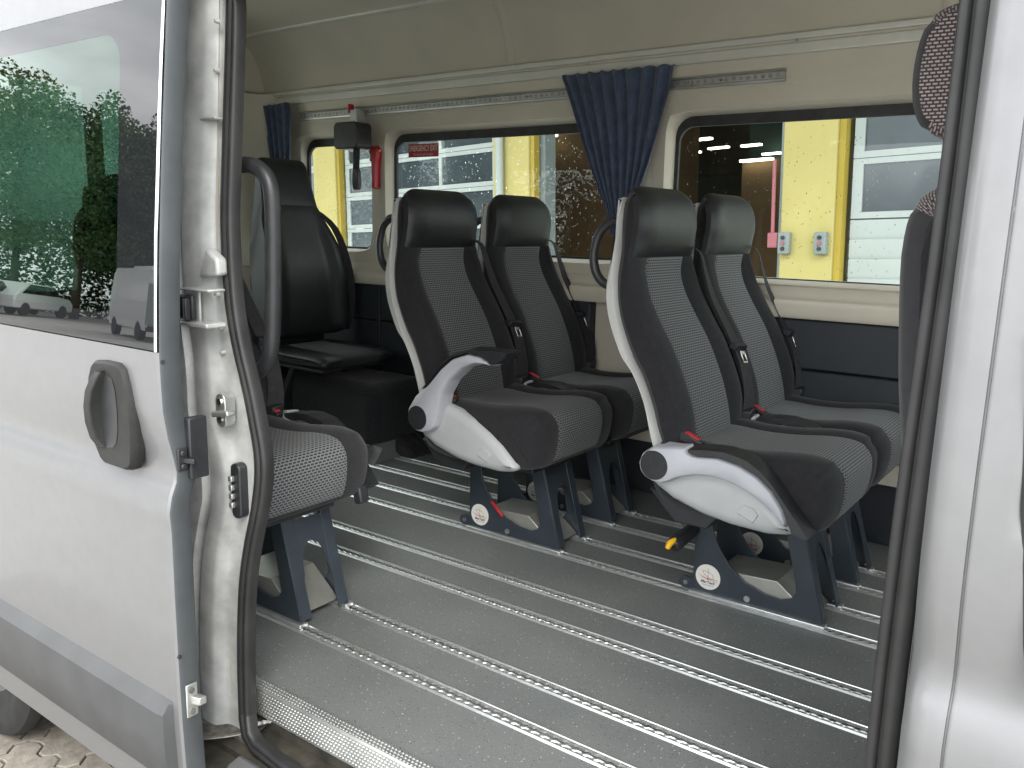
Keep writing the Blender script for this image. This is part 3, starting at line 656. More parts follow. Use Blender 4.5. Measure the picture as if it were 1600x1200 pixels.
# latch box and door check on the leading edge
c = onX(300, 702, DX1+.012); mb = MB(); mb.box((DX1-.006, c.y-.004, c.z-.058), (DX1+.012, c.y+.034, c.z+.058)); dpart(mb, 'latch_cover', 'black_plastic', bevel=.003)
c = onX(285, 718, DX1+.004); mb = MB(); mb.obox((DX1+.004, c.y, c.z), (.003, 0, 0), (0, .010, 0), (0, 0, .021)); mb.obox((DX1+.016, c.y+.006, c.z-.002), (.012, .004, 0), (-.001, .003, 0), (0, 0, .005)); mb.disc((DX1+.006, c.y, c.z+.012), (1, 0, 0), .006, .005, 10); mb.disc((DX1+.006, c.y, c.z-.013), (1, 0, 0), .006, .005, 10); dpart(mb, 'latch', 'black_plastic', bevel=.002)
c = onX(303, 1092, DX1+.004); mb = MB(); mb.obox((DX1+.004, c.y-.004, c.z), (.002, 0, 0), (0, .012, 0), (0, 0, .034)); mb.obox((DX1+.014, c.y+.004, c.z+.0), (.010, .003, .0), (0, .008, 0), (0, 0, .008)); dpart(mb, 'guide_plate', 'alu_dull', bevel=.002)
for dz in (.022, -.022):
    mb = MB(); mb.disc((DX1+.006, c.y-.006, c.z+dz), (1, 0, 0), .006, .003, 12); dpart(mb, 'screw', 'greasy_steel')
for x, y in ((248, 566), (275, 1028)):
    c = onX(x, y, DX1); mb = MB(); mb.disc((DX1, c.y+.006, c.z), (1, 0, 0), .004, .004, 10); dpart(mb, 'buffer', 'rubber')
# pale bracket below the door's front corner
c = onY(256, 1182, .86); mb = MB(); mb.prism([(c.x-.045, c.z+.045), (c.x+.030, c.z+.02), (c.x+.040, c.z-.05), (c.x-.02, c.z-.08), (c.x-.03, c.z-.02)], .835, .90); dpart(mb, 'lower_bracket', 'white_metal', bevel=.004)
# rear wheel under the door
def wheel(cx, cy):
    t = MB(); prof = [(.20, -.09), (.26, -.105), (.31, -.11), (.335, -.10), (.345, -.082), (.345, -.062), (.337, -.060), (.337, -.052), (.345, -.050), (.345, -.016), (.337, -.013), (.337, -.005), (.345, -.003), (.345, .03), (.337, .032), (.337, .040), (.345, .042), (.345, .08), (.335, .10), (.30, .11), (.2, .09)]
    t.grid([[(cx+r*math.cos(2*PI*k/48), cy+y, GZ+.345+r*math.sin(2*PI*k/48)) for k in range(48)] for r, y in prof], True)
    wo = vp(t, 'wheel', 'tyre', smooth=35)
    r_ = MB(); r_.grid([[(cx+r*math.cos(2*PI*k/32), cy+y, GZ+.345+r*math.sin(2*PI*k/32)) for k in range(32)] for r, y in ((.205, -.088), (.19, -.075), (.16, -.06), (.07, -.07), (.001, -.07))], True)
    ro = r_.build('rim', 'rim', None); ro.parent = wo
wheel(-2.76, 1.11); wheel(1.0, 1.075); wheel(-2.76, 2.79)
ub = MB(); ub.box((-4.2, 1.1, -.34), (1.1, 2.85, -.17)); vp(ub, 'underbody', 'rubber')
# black grab bar on the pillar beside the door
gb = MB(); gpx = [(374, 258), (392, 258), (410, 268), (422, 290), (426, 330), (427, 400), (427, 470), (425, 530), (419, 562), (405, 580), (386, 588)]
gb.tube(catmull([onY(x, y, 1.12) for x, y in gpx], 4), .0165, 12); vp(gb, 'grab_bar', 'black_plastic', smooth=60)
# ================================================================== SEATS
def inner_normals(P):
    n = len(P); area = sum(P[i].x*P[(i+1) % n].y-P[(i+1) % n].x*P[i].y for i in range(n)); sg = 1 if area > 0 else -1
    return [Vector((-(t := (P[(i+1) % n]-P[i-1]).normalized()).y, t.x))*sg for i in range(n)]
def pillow(ctrl, hw, cls, k=4, Mv=24, v0=.74, r=.03, yc=0., bol=None, groove=.003, cap='main'):
    """solid cushion: closed XZ outline carried across Y with rounded flanks; faces sorted by cls(segment, |v|, v)"""
    P = catmull([Vector(p) for p in ctrl], k, True); nr = inner_normals(P); n = len(P)
    al = [0]
    for i in range(n): al.append(al[-1]+(P[(i+1) % n]-P[i]).length)
    vv = [-1+2*j/Mv for j in range(Mv+1)]
    vv = [math.copysign(abs(v)**.8, v) for v in vv]
    fcls = {}
    for i in range(n):
        for j in range(Mv): 
            vm = (vv[j]+vv[j+1])/2; fcls[i, j] = cls(i//k, abs(vm), vm)
    V = {}; UV = {}
    for i in range(n):
        for j, v in enumerate(vv):
            s = max(0, (abs(v)-v0)/(1-v0)); d = r*(1-math.sqrt(max(0, 1-s*s)))
            near = {fcls[a % n, b] for a in (i-1, i) for b in (j-1, j) if 0 <= b < Mv}
            if len(near) > 1: d += groove
            x = P[i].x+nr[i].x*d; z = P[i].y+nr[i].y*d
            if bol: x += bol(i/k, abs(v), z)[0]; z += bol(i/k, abs(v), z)[1]
            h = hw(P[i].y)
            V[i, j] = (x, yc+h*v, z); UV[i, j] = (h*v, al[i])
    parts = {}
    for (i, j), c in fcls.items(): parts.setdefault(c, []).append((i, j))
    res = {}
    for c, fl_ in parts.items():
        mb = MB(); idx = {}
        for i, j in fl_:
            q = []
            for a, b in ((i, j), (i, j+1), ((i+1) % n, j+1), ((i+1) % n, j)):
                if (a, b) not in idx: idx[a, b] = len(mb.v); mb.v.append(V[a, b]); mb.uv[idx[a, b]] = UV[a, b]
                q.append(idx[a, b])
            mb.f.append(tuple(q))
        if c == cap:
            for j in (0, Mv):
                b0 = len(mb.v)
                for i in range(n): mb.v.append(V[i, j]); mb.uv[b0+i] = (V[i, j][0], V[i, j][2])
                mb.f.append(tuple(range(b0, b0+n)) if j else tuple(range(b0+n-1, b0-1, -1)))
        res[c] = mb
    return res
BACK = [(-.345, .455), (-.372, .575), (-.425, .700), (-.480, .790), (-.515, .855), (-.528, .905), (-.520, .950), (-.506, .985), (-.497, 1.030), (-.500, 1.075), (-.514, 1.112), (-.540, 1.136), (-.566, 1.138), (-.578, 1.110), (-.580, 1.04), (-.578, .97), (-.580, .90), (-.575, .84), (-.553, .77), (-.515, .69), (-.482, .640), (-.450, .565), (-.425, .48), (-.395, .440)]
# segment i runs from ctrl i to i+1: 0-5 front below the headrest, 6-12 headrest front and top
BHW = lambda z: lerp([(.44, .205), (.60, .214), (.78, .212), (.90, .198), (.98, .186), (1.05, .184), (1.09, .179), (1.115, .168), (1.132, .150), (1.145, .138)], z)
def back_cls(s, a, v):
    if 6 <= s <= 12 and a < .93: return 'head'
    if 0 <= s <= 5 and a < .60: return 'insert_low' if s <= 2 else 'insert'
    return 'main'
def back_bol(s, a, z):
    if s <= 6: return (.026*sst(.52, .78, a)*sst(-.2, 1.0, s)*sst(6.4, 4.5, s)*(1 if True else 0), 0)
    if s <= 12: return (-.010*sst(.55, 1.0, a)*sst(6, 7.5, s)*sst(12.5, 10.5, s), 0)
    return (0, 0)
SHELL = [(-.572, 1.098), (-.584, 1.096), (-.588, 1.02), (-.600, .905), (-.600, .845), (-.580, .773), (-.541, .688), (-.505, .645), (-.468, .572), (-.436, .455), (-.405, .455), (-.425, .52), (-.455, .600), (-.499, .680), (-.535, .765), (-.557, .834), (-.568, .905), (-.570, .963)]
SHW = lambda z: BHW(z)+.006
CUSH = [(-.43, .462), (-.34, .474), (-.25, .470), (-.16, .474), (-.08, .484), (-.02, .486), (.022, .476), (.045, .450), (.049, .410), (.042, .362), (.026, .326), (.0, .312), (-.06, .300), (-.2, .290), (-.38, .300), (-.44, .37)]
def cush_cls(s, a, v): return 'insert' if s <= 9 and a < .60 else 'main'
def cush_bol(s, a, z):
    if s <= 6: return (0, .012*sst(.50, .75, a)*sst(1, .86, a))
    return (0, 0)
ARM_DOWN = [(-.405, .474), (-.308, .491), (-.302, .475), (-.282, .471), (-.224, .478), (-.168, .469), (-.121, .449), (-.083, .420), (-.056, .385), (-.040, .348), (-.045, .336), (-.088, .373), (-.135, .400), (-.182, .418), (-.230, .425), (-.279, .420), (-.327, .404), (-.357, .386), (-.372, .380), (-.395, .380), (-.420, .389), (-.436, .405), (-.441, .428), (-.432, .455)]
PAD_DOWN = [(-.303, .487), (-.259, .495), (-.207, .499), (-.151, .489), (-.113, .468), (-.080, .439), (-.032, .381), (.016, .325), (.008, .318), (-.029, .327), (-.040, .348), (-.056, .385), (-.083, .420), (-.121, .449), (-.168, .469), (-.224, .478), (-.282, .471), (-.302, .475)]
ARM_UP = [(-.441, .428), (-.436, .455), (-.405, .500), (-.375, .523), (-.353, .540), (-.301, .596), (-.255, .633), (-.196, .653), (-.147, .649), (-.113, .635), (-.108, .623), (-.166, .623), (-.215, .604), (-.265, .561), (-.295, .513), (-.310, .442), (-.323, .405), (-.345, .388), (-.372, .380), (-.395, .380), (-.420, .389), (-.436, .405)]
PAD_UP = [(-.380, .522), (-.343, .558), (-.301, .610), (-.256, .646), (-.186, .669), (-.049, .674), (-.042, .667), (-.060, .645), (-.09, .630), (-.108, .626), (-.113, .635), (-.147, .649), (-.196, .653), (-.255, .633), (-.301, .596), (-.353, .540), (-.372, .522)]
SHIELD = [(-.436, .425), (-.434, .400), (-.428, .385), (-.403, .362), (-.354, .335), (-.271, .311), (-.193, .300), (-.100, .297), (-.047, .306), (-.029, .322), (-.045, .340), (-.088, .378), (-.135, .410), (-.19, .440), (-.26, .466), (-.33, .482), (-.385, .480), (-.42, .455)]
PLATE = [(-.369, .008), (0, .015), (-.030, .125), (-.054, .21), (-.082, .31), (-.128, .31), (-.108, .222), (-.080, .112), (-.075, .083), (-.088, .063), (-.114, .053), (-.159, .056), (-.217, .074), (-.262, .11), (-.297, .155), (-.316, .198), (-.330, .31), (-.385, .31), (-.369, .21)]
MESH = {}
def once(key, fn):
    if key not in MESH: MESH[key] = fn()
    return MESH[key]
def seat(name, X, yb, dy, label, arm='down', mirror=False, handle=False, group=None):
    """X front foot, yb centre between its two rails, dy offset of the seat over its base"""
    t = empty(name, (X, yb, 0), label, 'seat', group)
    s = -1 if mirror else 1             # armrest side: -Y, or +Y when mirrored
    def put(key, pname, mb_fn, m, par=None, **k):
        def mk():
            o = mb_fn().build(pname, m, None, **k); me = o.data; kk = dict(bevel=k.get('bevel', 0), seg=k.get('seg', 2)); bpy.data.objects.remove(o); return me, kk
        me, kk = once((key, dy, s), mk)
        o = link(pname, me, m, par or t, kk['bevel'], kk['seg']); return o
    fy = lambda y: s*y                   # local y with mirroring
    # base
    for i, py in enumerate((-.0785, .0785)):
        put('plate%d' % i, 'base_plate', lambda: MB().prism(PLATE, py-.003, py+.003), 'steel_blue', bevel=.0012)
        put('foot%d' % i, 'foot_rail', lambda: MB().box((-.375, py-.014, .0035), (.008, py+.014, .014)), 'aluminium', bevel=.002)
        # flange along the front leg
        put('flange%d' % i, 'leg_flange', lambda: MB().obox((-.042, py+(.016 if py < 0 else -.016), .165), (.041, 0, -.1475), (0, .016, 0), (.0025, 0, .0007)), 'steel_blue', bevel=.001)
    def fpanel():
        # cross panel between the legs with an arched opening, leaning like the legs
        W, n = .047, 14; mb = MB(); a = [(-W, .06)]; pts = []
        cz, rz, ry = .130, .075, .040
        arc_ = [(ry*math.cos(PI*k/n), cz+rz*math.sin(PI*k/n)) for k in range(n+1)]
        top_ = [(W, .10)]+[(W-(2*W)*k/(n-2), .262) for k in range(n-1)]+[(-W, .10)]
        f = lambda y, z, o: (-.278*(z-.015)+o, y, z)
        for o_, rev in ((.000, False), (-.004, True)):
            mb.grid([[f(y, z, o_) for y, z in top_], [f(y, z, o_) for y, z in arc_]])
        return mb
    put('fpanel', 'front_panel', fpanel, 'steel_blue', smooth=0)
    put('tray', 'tray', lambda: MB().prism([(-.30, .020), (-.30, .088), (-.13, .098), (-.028, .020)], -.072, .072), 'steel_tray', bevel=.002)
    for z, x in ((.020, -.008),): put('tscrew', 'tray_screw', lambda: MB().disc((-.012, .060, .026), (0, 0, 1), .005, .006, 8), 'chrome')
    put('lug', 'rear_lug', lambda: MB().disc((-.390, -.085, .030), (0, 1, 0), .018, .008, 16).box((-.40, -.083, .012), (-.365, -.078, .045)), 'steel_blue')
    put('lug2', 'lug_pin', lambda: MB().disc((-.388, -.088, .030), (0, 1, 0), .007, .012, 10), 'chrome')
    if arm == 'up': put('redlever', 'release_lever', lambda: MB().obox((-.248, -.084, .098), (.024, 0, -.021), (0, .004, 0), (.003, 0, .0035)), 'red_plastic', bevel=.002)
    put('bolt', 'bolt', lambda: MB().disc((-.206, -.0815, .029), (0, -1, 0), .009, .003, 12), 'alu_dull')
    st = put('stick', 'sticker', lambda: MB().disc((-.323, -.0815, .061), (0, -1, 0), .037, .0006, 40), 'sticker_white', smooth=0)
    def mark():
        mb = MB(); L_ = lambda pts, w: [mb.obox(Vector((-.323+(a[0]+b[0])/2, -.0824, .061+(a[1]+b[1])/2)), ((b[0]-a[0])/2, 0, (b[1]-a[1])/2), (0, .0002, 0), Vector((-(b[1]-a[1]), 0, b[0]-a[0])).normalized()*w) for a, b in zip(pts, pts[1:])]
        L_([(-.016, .017), (-.009, .0165), (.008, .0125), (.014, .009), (.017, -.003), (.002, -.0015), (-.008, .004), (-.016, .013), (-.016, .017)], .0007); return mb
    put('mark', 'emblem_outline', mark, 'ink_grey', st, smooth=0)
    def mark2():
        mb = MB()
        for a, b in (((.0, .026), (.0, -.005)), ((-.029, .003), (0, -.0055)), ((0, -.0055), (.030, -.0035)), ((-.02, -.003), (.028, -.010))):
            mb.obox(Vector((-.323+(a[0]+b[0])/2, -.0825, .061+(a[1]+b[1])/2)), ((b[0]-a[0])/2, 0, (b[1]-a[1])/2), (0, .0002, 0), Vector((-(b[1]-a[1]), 0, b[0]-a[0])).normalized()*.0005)
        mb.disc((-.323, -.0823, .0555), (0, -1, 0), .0028, .0006, 12); return mb
    put('mark2', 'emblem_lines', mark2, 'ink_red', st, smooth=0)
    me = once('txt', lambda: text_mesh('MarTech', .0115, .25, .0001, .0003)); o = link('lettering', me, 'ink_blue', st); o.location = (-.323, -.0826, .0455); o.rotation_euler = (R(90), 0, 0)
    put('txtline', 'small_print', lambda: MB().box((-.340, -.0828, .0362), (-.304, -.0822, .0376)), 'ink_grey', st, smooth=0)
    # under-seat frame
    put('frame', 'seat_frame', lambda: MB().box((-.42, dy-.15, .285), (-.03, dy+.15, .318)).prism([(-.44, .34), (-.36, .262), (-.27, .262), (-.24, .30), (-.3, .34)], dy+fy(-.20), dy+fy(-.12)), 'black_plastic', bevel=.004)
    # upholstery
    bk = once(('bk', dy), lambda: pillow(BACK, BHW, back_cls, yc=dy, v0=.72, r=.026, bol=back_bol, groove=.004, Mv=32))
    for c, nm, m in (('main', 'backrest', 'fabric'), ('insert', 'backrest_insert', 'weave'), ('insert_low', 'backrest_insert', 'weave'), ('head', 'headrest', 'leather')):
        put('bk'+c, nm, lambda: bk[c], m, smooth=50)
    put('shell', 'back_shell', lambda: pillow(SHELL, SHW, lambda s_, a, v: 'main', yc=dy, v0=.86, r=.010, groove=0)['main'], 'shell_grey', smooth=45)
    cu_ = once(('cu', dy), lambda: pillow(CUSH, lambda z: .222, cush_cls, yc=dy, v0=.70, r=.034, bol=cush_bol, groove=.004, Mv=32))
    put('cmain', 'cushion', lambda: cu_['main'], 'fabric', smooth=50); put('cins', 'cushion_insert', lambda: cu_['insert'], 'weave', smooth=50)
    # side piping
    # shield, armrest
    yy = lambda a: dy+fy(a)
    ss = resample(SHIELD, 72)
    sh = put('shield', 'side_shield', lambda: bulge(ss, yy(-.205), yy(-.242), ((0, 0), (.003, .45), (.010, .72), (.022, .93), (.030, 1.0))), 'grey_plastic', smooth=60)
    put('catch', 'shield_catch', lambda: bulge([(-.175, .338), (-.132, .322), (-.118, .345), (-.132, .362), (-.158, .366), (-.17, .356)], yy(-.232), yy(-.2455), ((0, 0), (.002, .8), (.004, 1))), 'grey_plastic', sh, smooth=40)
    aa = ARM_DOWN if arm == 'down' else ARM_UP; pp = PAD_DOWN if arm == 'down' else PAD_UP
    ar = put('arm'+arm, 'armrest', lambda: bulge(resample(aa, 110), yy(-.212 if arm == 'up' else -.225), yy(-.272), ((0, 0), (.002, .6), (.005, .92), (.008, 1))), 'arm_grey', smooth=60)
    put('pad'+arm, 'armrest_pad', lambda: bulge(resample(pp, 90), yy(-.210), yy(-.274), ((0, 0), (.0015, .7), (.003, 1))), 'black_plastic', ar, smooth=60)
    cap = put('cap', 'pivot_cap', lambda: MB().disc((-.393, yy(-.268), .428), (0, -s, 0), .0405, .006, 32, .038), 'black_plastic', ar)
    if not mirror:
        me = once('kiel', lambda: text_mesh('KIEL', .020, .15, .0003)); o = link('cap_lettering', me, 'rubber', ar); o.location = (-.393, yy(-.2745), .430); o.rotation_euler = (R(90), R(52 if arm == 'down' else 0), 0)
    # belt: strap down the far edge of the backrest, slider, tongue, stalk
    yb_ = dy+.185
    pts = [(-.560, .985), (-.510, .965), (-.492, .900), (-.470, .830), (-.420, .740), (-.372, .650), (-.345, .560), (-.342, .490)]
    ys = [.140, .165, .183, .196, .205, .210, .206, .200]
    def strap():
        mb = MB(); rows = []; cv = catmull([Vector((a, b, c)) for (a, c), b in zip(pts, ys)], 4)
        for i_, p in enumerate(cv):
            f = i_/len(cv); wv = Vector((.020*f-.010, .022, 0)); up = Vector((.001, 0, 0)); p = p+Vector((.012, dy, 0))
            rows.append([p-wv, p+wv, p+wv+up, p-wv+up])
        mb.grid(rows, True); return mb
    be = put('belt', 'seat_belt', strap, 'belt', smooth=40)
    put('slider', 'belt_slider', lambda: MB().obox((-.378, dy+.212, .690), (.004, .030, -.003), (.012, 0, -.004), (.004, 0, .010)), 'black_plastic', be, bevel=.003)
    def tongue():
        mb = MB(); c_ = Vector((-.358, dy+.214, .660)); u = Vector((.003, .011, -.001)); v_ = Vector((.006, .003, -.018)); n_ = u.cross(v_).normalized()*.0012
        for a, b in ((u, 0),): 
            mb.obox(c_+u*.78, u*.22, v_, n_); mb.obox(c_-u*.78, u*.22, v_, n_); mb.obox(c_+v_*.85, u, v_*.18, n_); mb.obox(c_-v_*.7, u, v_*.3, n_)
        return mb
    put('tongue', 'belt_tongue', tongue, 'chrome', be, bevel=.001)
    put('anchor', 'belt_anchor', lambda: MB().obox((-.330, dy+.195, .492), (.016, .004, 0), (0, .020, .004), (.002, 0, .018)), 'black_plastic', be, bevel=.004)
    bu = put('buckle', 'buckle', lambda: MB().obox((-.330, yy(-.192), .490), (.030, 0, -.012), (0, .012, 0), (.005, 0, .012)), 'black_plastic', bevel=.004)
    put('bred', 'buckle_button', lambda: MB().obox((-.326, yy(-.192), .501), (.020, 0, -.008), (0, .0085, 0), (.0015, 0, .0035)), 'red_plastic', bu, bevel=.002)
    gh = [(-.575, 1.045), (-.607, 1.045), (-.642, 1.018), (-.660, .965), (-.655, .915), (-.630, .882), (-.59, .868)]
    put('gh', 'grab_handle', lambda: MB().tube(catmull([Vector((a, dy-.165, c)) for a, c in gh], 4), .0125, 10), 'black_plastic', smooth=60)
    put('nose', 'cushion_lever', lambda: MB().obox((.022, dy+fy(-.195), .318), (.014, 0, .004), (0, .016, 0), (-.006, 0, .024)), 'black_plastic', bevel=.006) if mirror else None
    if handle:
        hx = [Vector((-.372, -.075, .196)), Vector((-.380, -.10, .186)), Vector((-.392, -.14, .170)), Vector((-.398, -.165, .160))]
        o = MB().tube(catmull(hx, 4), [.017, .018, .019, .0195, .020, .0205, .021, .0215, .022, .022, .0215, .021, .018], 12).build('release_grip', 'black_plastic', t, smooth=60)
        MB().tube([Vector((-.394, -.160, .178)), Vector((-.400, -.181, .172)), Vector((-.404, -.187, .158))], [.008, .010, .007], 8).build('release_button', 'yellow_plastic', o, smooth=60)
    return t
G2 = 'passenger seats of grey patterned cloth'
XA, XC, XD = -1.389, -.563, -1.627
seat('passenger_seat', XC, 2.2505, -.046, 'aisle seat in front of the blue curtain, armrest folded down along its side', 'down', handle=True, group=G2)
seat('passenger_seat', XC, 2.583, .085, 'window seat beside the dark wall panel, in front of the yellow pillar', 'down', group=G2)
seat('passenger_seat', XA, 2.2505, -.046, 'aisle seat with grey armrest raised, below the emergency exit sticker', 'up', group=G2)
seat('passenger_seat', XA, 2.583, .085, 'window seat beside the seat with the raised armrest', 'down', group=G2)
seat('passenger_seat', XD, 1.4095, -.085, 'single seat just inside the rear door pillar, behind the black grab bar', 'down', mirror=True, group=G2)
# ------------------------------------------------------------------ folding seat at the rear
EX, EY = -3.085, 2.585
es = empty('folding_seat', (EX, EY, 0), 'black leather tip-up seat with thin cushion beside the small rear window', 'seat')
EB = [(.04, .53), (.040, .70), (.022, .85), (-.025, 1.0), (-.055, 1.10), (-.080, 1.20), (-.105, 1.28), (-.14, 1.305), (-.165, 1.275), (-.155, 1.1), (-.125, .9), (-.10, .7), (-.08, .53), (-.02, .51)]
def ecls(s, a, v): return 'head' if 4 <= s <= 8 and a < .92 else 'main'
EHW = lambda z: lerp([(.5, .235), (.75, .232), (.9, .215), (1.02, .185), (1.10, .155), (1.18, .145), (1.31, .135)], z)
ep = pillow(EB, EHW, ecls, v0=.7, r=.025, bol=lambda s, a, z: (.03*sst(.5, .8, a)*sst(3.6, 2.4, s) if s < 4 else 0, 0))
ep['main'].build('backrest', 'leather', es, smooth=50); ep['head'].build('headrest', 'leather', es, smooth=50)
EC = [(-.02, .475), (.15, .472), (.30, .468), (.36, .455), (.372, .435), (.36, .412), (.30, .405), (.1, .405), (-.02, .415), (-.04, .445)]
ecu = pillow(EC, lambda z: .215, lambda s, a, v: 'main' if a > .5 or s > 4 else 'mid', v0=.75, r=.02)
ecu['main'].build('cushion', 'leather', es, smooth=50); ecu['mid'].build('cushion_panel', 'fabric', es, smooth=50)
MB().box((-.06, -.20, .395), (.34, .20, .408)).build('cushion_plate', 'black_plastic', es, bevel=.003)
for y in (-.16, .16):
    MB().obox((.02, y, .22), (.10, 0, .19), (0, .012, 0), (-.012, 0, .006)).build('support_leg', 'black_plastic', es, bevel=.003)
MB().box((-.13, -.18, .002), (-.07, .18, .56)).build('pedestal', 'black_plastic', es, bevel=.006)
mb = MB(); cv = [Vector((-.10, .12, 1.10)), Vector((.0, .19, 1.0)), Vector((.05, .235, .8)), Vector((.05, .24, .62)), Vector((.02, .235, .52))]
mb.grid([[p-Vector((.012, .012, 0)), p+Vector((.012, .012, 0)), p+Vector((.010, .014, 0))] for p in catmull(cv, 4)]); mb.build('seat_belt', 'belt', es)
# ------------------------------------------------------------------ front passenger seat
fs = empty('cab_seat', (-.098, 1.50, 0), 'front seat in dark checked cloth with separate headrest, beside the door seal', 'seat')
FB = [(.06, .50), (.06, .62), (.03, .80), (-.03, .96), (-.075, 1.055), (-.11, 1.095), (-.150, 1.10), (-.185, 1.07), (-.192, 1.0), (-.178, .85), (-.158, .70), (-.135, .52), (-.04, .46)]
fbk = pillow(FB, lambda z: lerp([(.45, .23), (.8, .235), (1.0, .21), (1.1, .17)], z), lambda s, a, v: 'top' if 3 <= s <= 6 and a < .97 else 'main', v0=.6, r=.04)
fbk['main'].build('backrest', 'fabric', fs, smooth=50); fbk['top'].build('shoulder_panel', 'weave_cab', fs, smooth=50)
FH = [(-.100, 1.185), (-.082, 1.22), (-.086, 1.285), (-.108, 1.328), (-.150, 1.345), (-.190, 1.325), (-.204, 1.27), (-.200, 1.21), (-.180, 1.175), (-.14, 1.165)]
fh = pillow(FH, lambda z: .14, lambda s, a, v: 'main' if 5 <= s <= 7 else 'pat', v0=.90, r=.012, cap='pat')
fh['main'].build('headrest_back', 'fabric', fs, smooth=50); fh['pat'].build('headrest', 'weave_cab', fs, smooth=50)
capm = MB(); n0 = len(fh['main'].v)
for y in (-.06, .06): MB().tube([(-.14, y, 1.06), (-.14, y, 1.16)], .007, 8).build('headrest_post', 'black_plastic', fs, smooth=60)
FC = [(-.12, .47), (.1, .475), (.3, .49), (.40, .47), (.42, .42), (.38, .36), (.1, .33), (-.12, .36)]
pillow(FC, lambda z: .24, lambda s, a, v: 'main', v0=.6, r=.04)['main'].build('cushion', 'fabric', fs, smooth=50)
MB().box((-.1, -.2, .0), (.32, .2, .35)).build('seat_box', 'black_plastic', fs, bevel=.01)
# ------------------------------------------------------------------ curtains
def curtain(name, top0, top1, prof, Y, label, pleats):
    mb = MB(); rows = []; nU = pleats*8
    for z, a, b in prof:
        r = []
        sq = (b-a)/(top1-top0)
        for k in range(nU+1):
            u = k/nU; amp = .010+.010*(1-sq)
            x = a+(b-a)*u+.004*math.sin(9*u+z*7); y = Y+amp*math.sin(2*PI*pleats*u+1.7*math.sin(5*u)+.5*math.sin(z*4))+.006*math.sin(3.1*u+6*z)
            r.append((x, y, z+(.004*math.sin(2*PI*pleats*u) if z > top_z-.005 else 0)))
        rows.append(r)
    mb.grid(rows); o = mb.build(name, 'navy_cloth', None, smooth=180)
    sm = o.modifiers.new('thickness', 'SOLIDIFY'); sm.thickness = .0015
    return tag(o, label, 'curtain', 'navy curtains on the cabin wall')
def pr(x, y, Y): p = onY(x, y, Y); return p.x, p.z
top_z = 1.585
prof = [(1.590, -1.862, -1.398), (1.575, -1.858, -1.402), (1.56, -1.850, -1.404), (1.50, -1.825, -1.412), (1.42, -1.795, -1.428), (1.34, -1.765, -1.448), (1.26, -1.732, -1.470), (1.18, -1.695, -1.498), (1.10, -1.655, -1.52), (1.0, -1.625, -1.535)]
curtain('curtain', -1.862, -1.398, prof, 2.826, 'wide navy blue curtain gathered behind the front aisle seat', 9)
prof = [(1.590, -3.640, -3.425), (1.57, -3.635, -3.420), (1.5, -3.62, -3.418), (1.4, -3.605, -3.42), (1.3, -3.59, -3.425), (1.15, -3.58, -3.43), (.95, -3.58, -3.44)]
curtain('curtain', -3.64, -3.425, prof, 2.815, 'narrow navy blue curtain hanging in the rear corner of the cabin', 5)
# ------------------------------------------------------------------ belt reel unit hanging from the cargo rail, hammer, sticker
c = onY(552, 212, 2.80); br = empty('belt_reel', (c.x, 2.80, c.z), 'black belt reel with hanging buckle, above the small rear window', 'belt reel')
MB().prism(rrect(-.078, .075, -.062, .056, .025), -.05, .045).build('housing', 'black_plastic', br, bevel=.006, seg=3)
MB().box((-.02, -.0, .05), (.02, .055, .115)).build('hanger', 'alu_dull', br, bevel=.003)
MB().box((-.055, .02, .105), (-.045, .05, .145)).build('red_tab', 'red_plastic', br, bevel=.002)
MB().obox((.04, -.02, -.10), (.015, .003, 0), (0, .004, 0), (.003, 0, .05)).build('webbing', 'belt', br, bevel=.001)
MB().obox((.018, -.026, -.10), (.012, .002, 0), (0, .002, 0), (.001, 0, .026)).build('care_tag', 'box_grey', br)
mb = MB(); mb.prism(resample([(.030, -.150), (.058, -.150), (.062, -.175), (.064, -.215), (.058, -.240), (.030, -.240), (.024, -.215), (.026, -.175)], 24), -.036, -.012); mb.build('buckle', 'black_plastic', br, bevel=.004)
MB().box((.034, -.034, -.243), (.054, -.014, -.238)).build('buckle_button', 'red_plastic', br, bevel=.001)
c = onY(588, 263, 2.885); hm = empty('emergency_hammer', (c.x, 2.885, c.z), 'red emergency hammer clipped to the post beside the small window', 'hammer')
bulge(resample([(-.030, .075), (-.016, .096), (.012, .100), (.030, .078), (.024, .05), (.016, .0), (.014, -.09), (-.008, -.095), (-.012, 0), (-.02, .045)], 48), .01, -.022, ((0, 0), (.002, .6), (.005, 1))).build('hammer_body', 'red_plastic', hm, smooth=50)
MB().disc((.026, -.01, .078), (1, 0, -.1), .007, .010, 10, .002).build('hammer_tip', 'chrome', hm)
MB().prism([(-.018, .03), (.022, .03), (.020, .045), (-.020, .045)], -.026, .012).build('clip', 'red_plastic', hm, bevel=.002)
a = onY(638, 227, YG-.004); b = onY(685, 243, YG-.004)
sw_, sh_ = (b.x-a.x)/2, .029; c = (a+b)/2
stk = MB().box((c.x-sw_, YG-.003, c.z-sh_), (c.x+sw_, YG-.0022, c.z+sh_)).build('exit_sticker', 'sticker_red', None, smooth=0)
tag(stk, 'red emergency exit sticker on the middle window glass', 'sticker')
me = text_mesh('EMERGENCY EXIT', .0345, 0, .0002, .0006); o = link('lettering', me, 'letter_cream', stk); o.location = (c.x, YG-.0036, c.z+.0085); o.rotation_euler = (R(90), 0, 0)
wtx = max(v.co.x for v in me.vertices)-min(v.co.x for v in me.vertices); o.scale = (sw_*1.88/wtx, 1, 1)
me = text_mesh('To use, break the glass', .013); o = link('small_lettering', me, 'letter_cream', stk); o.location = (c.x, YG-.0036, c.z-.0175); o.rotation_euler = (R(90), 0, 0)
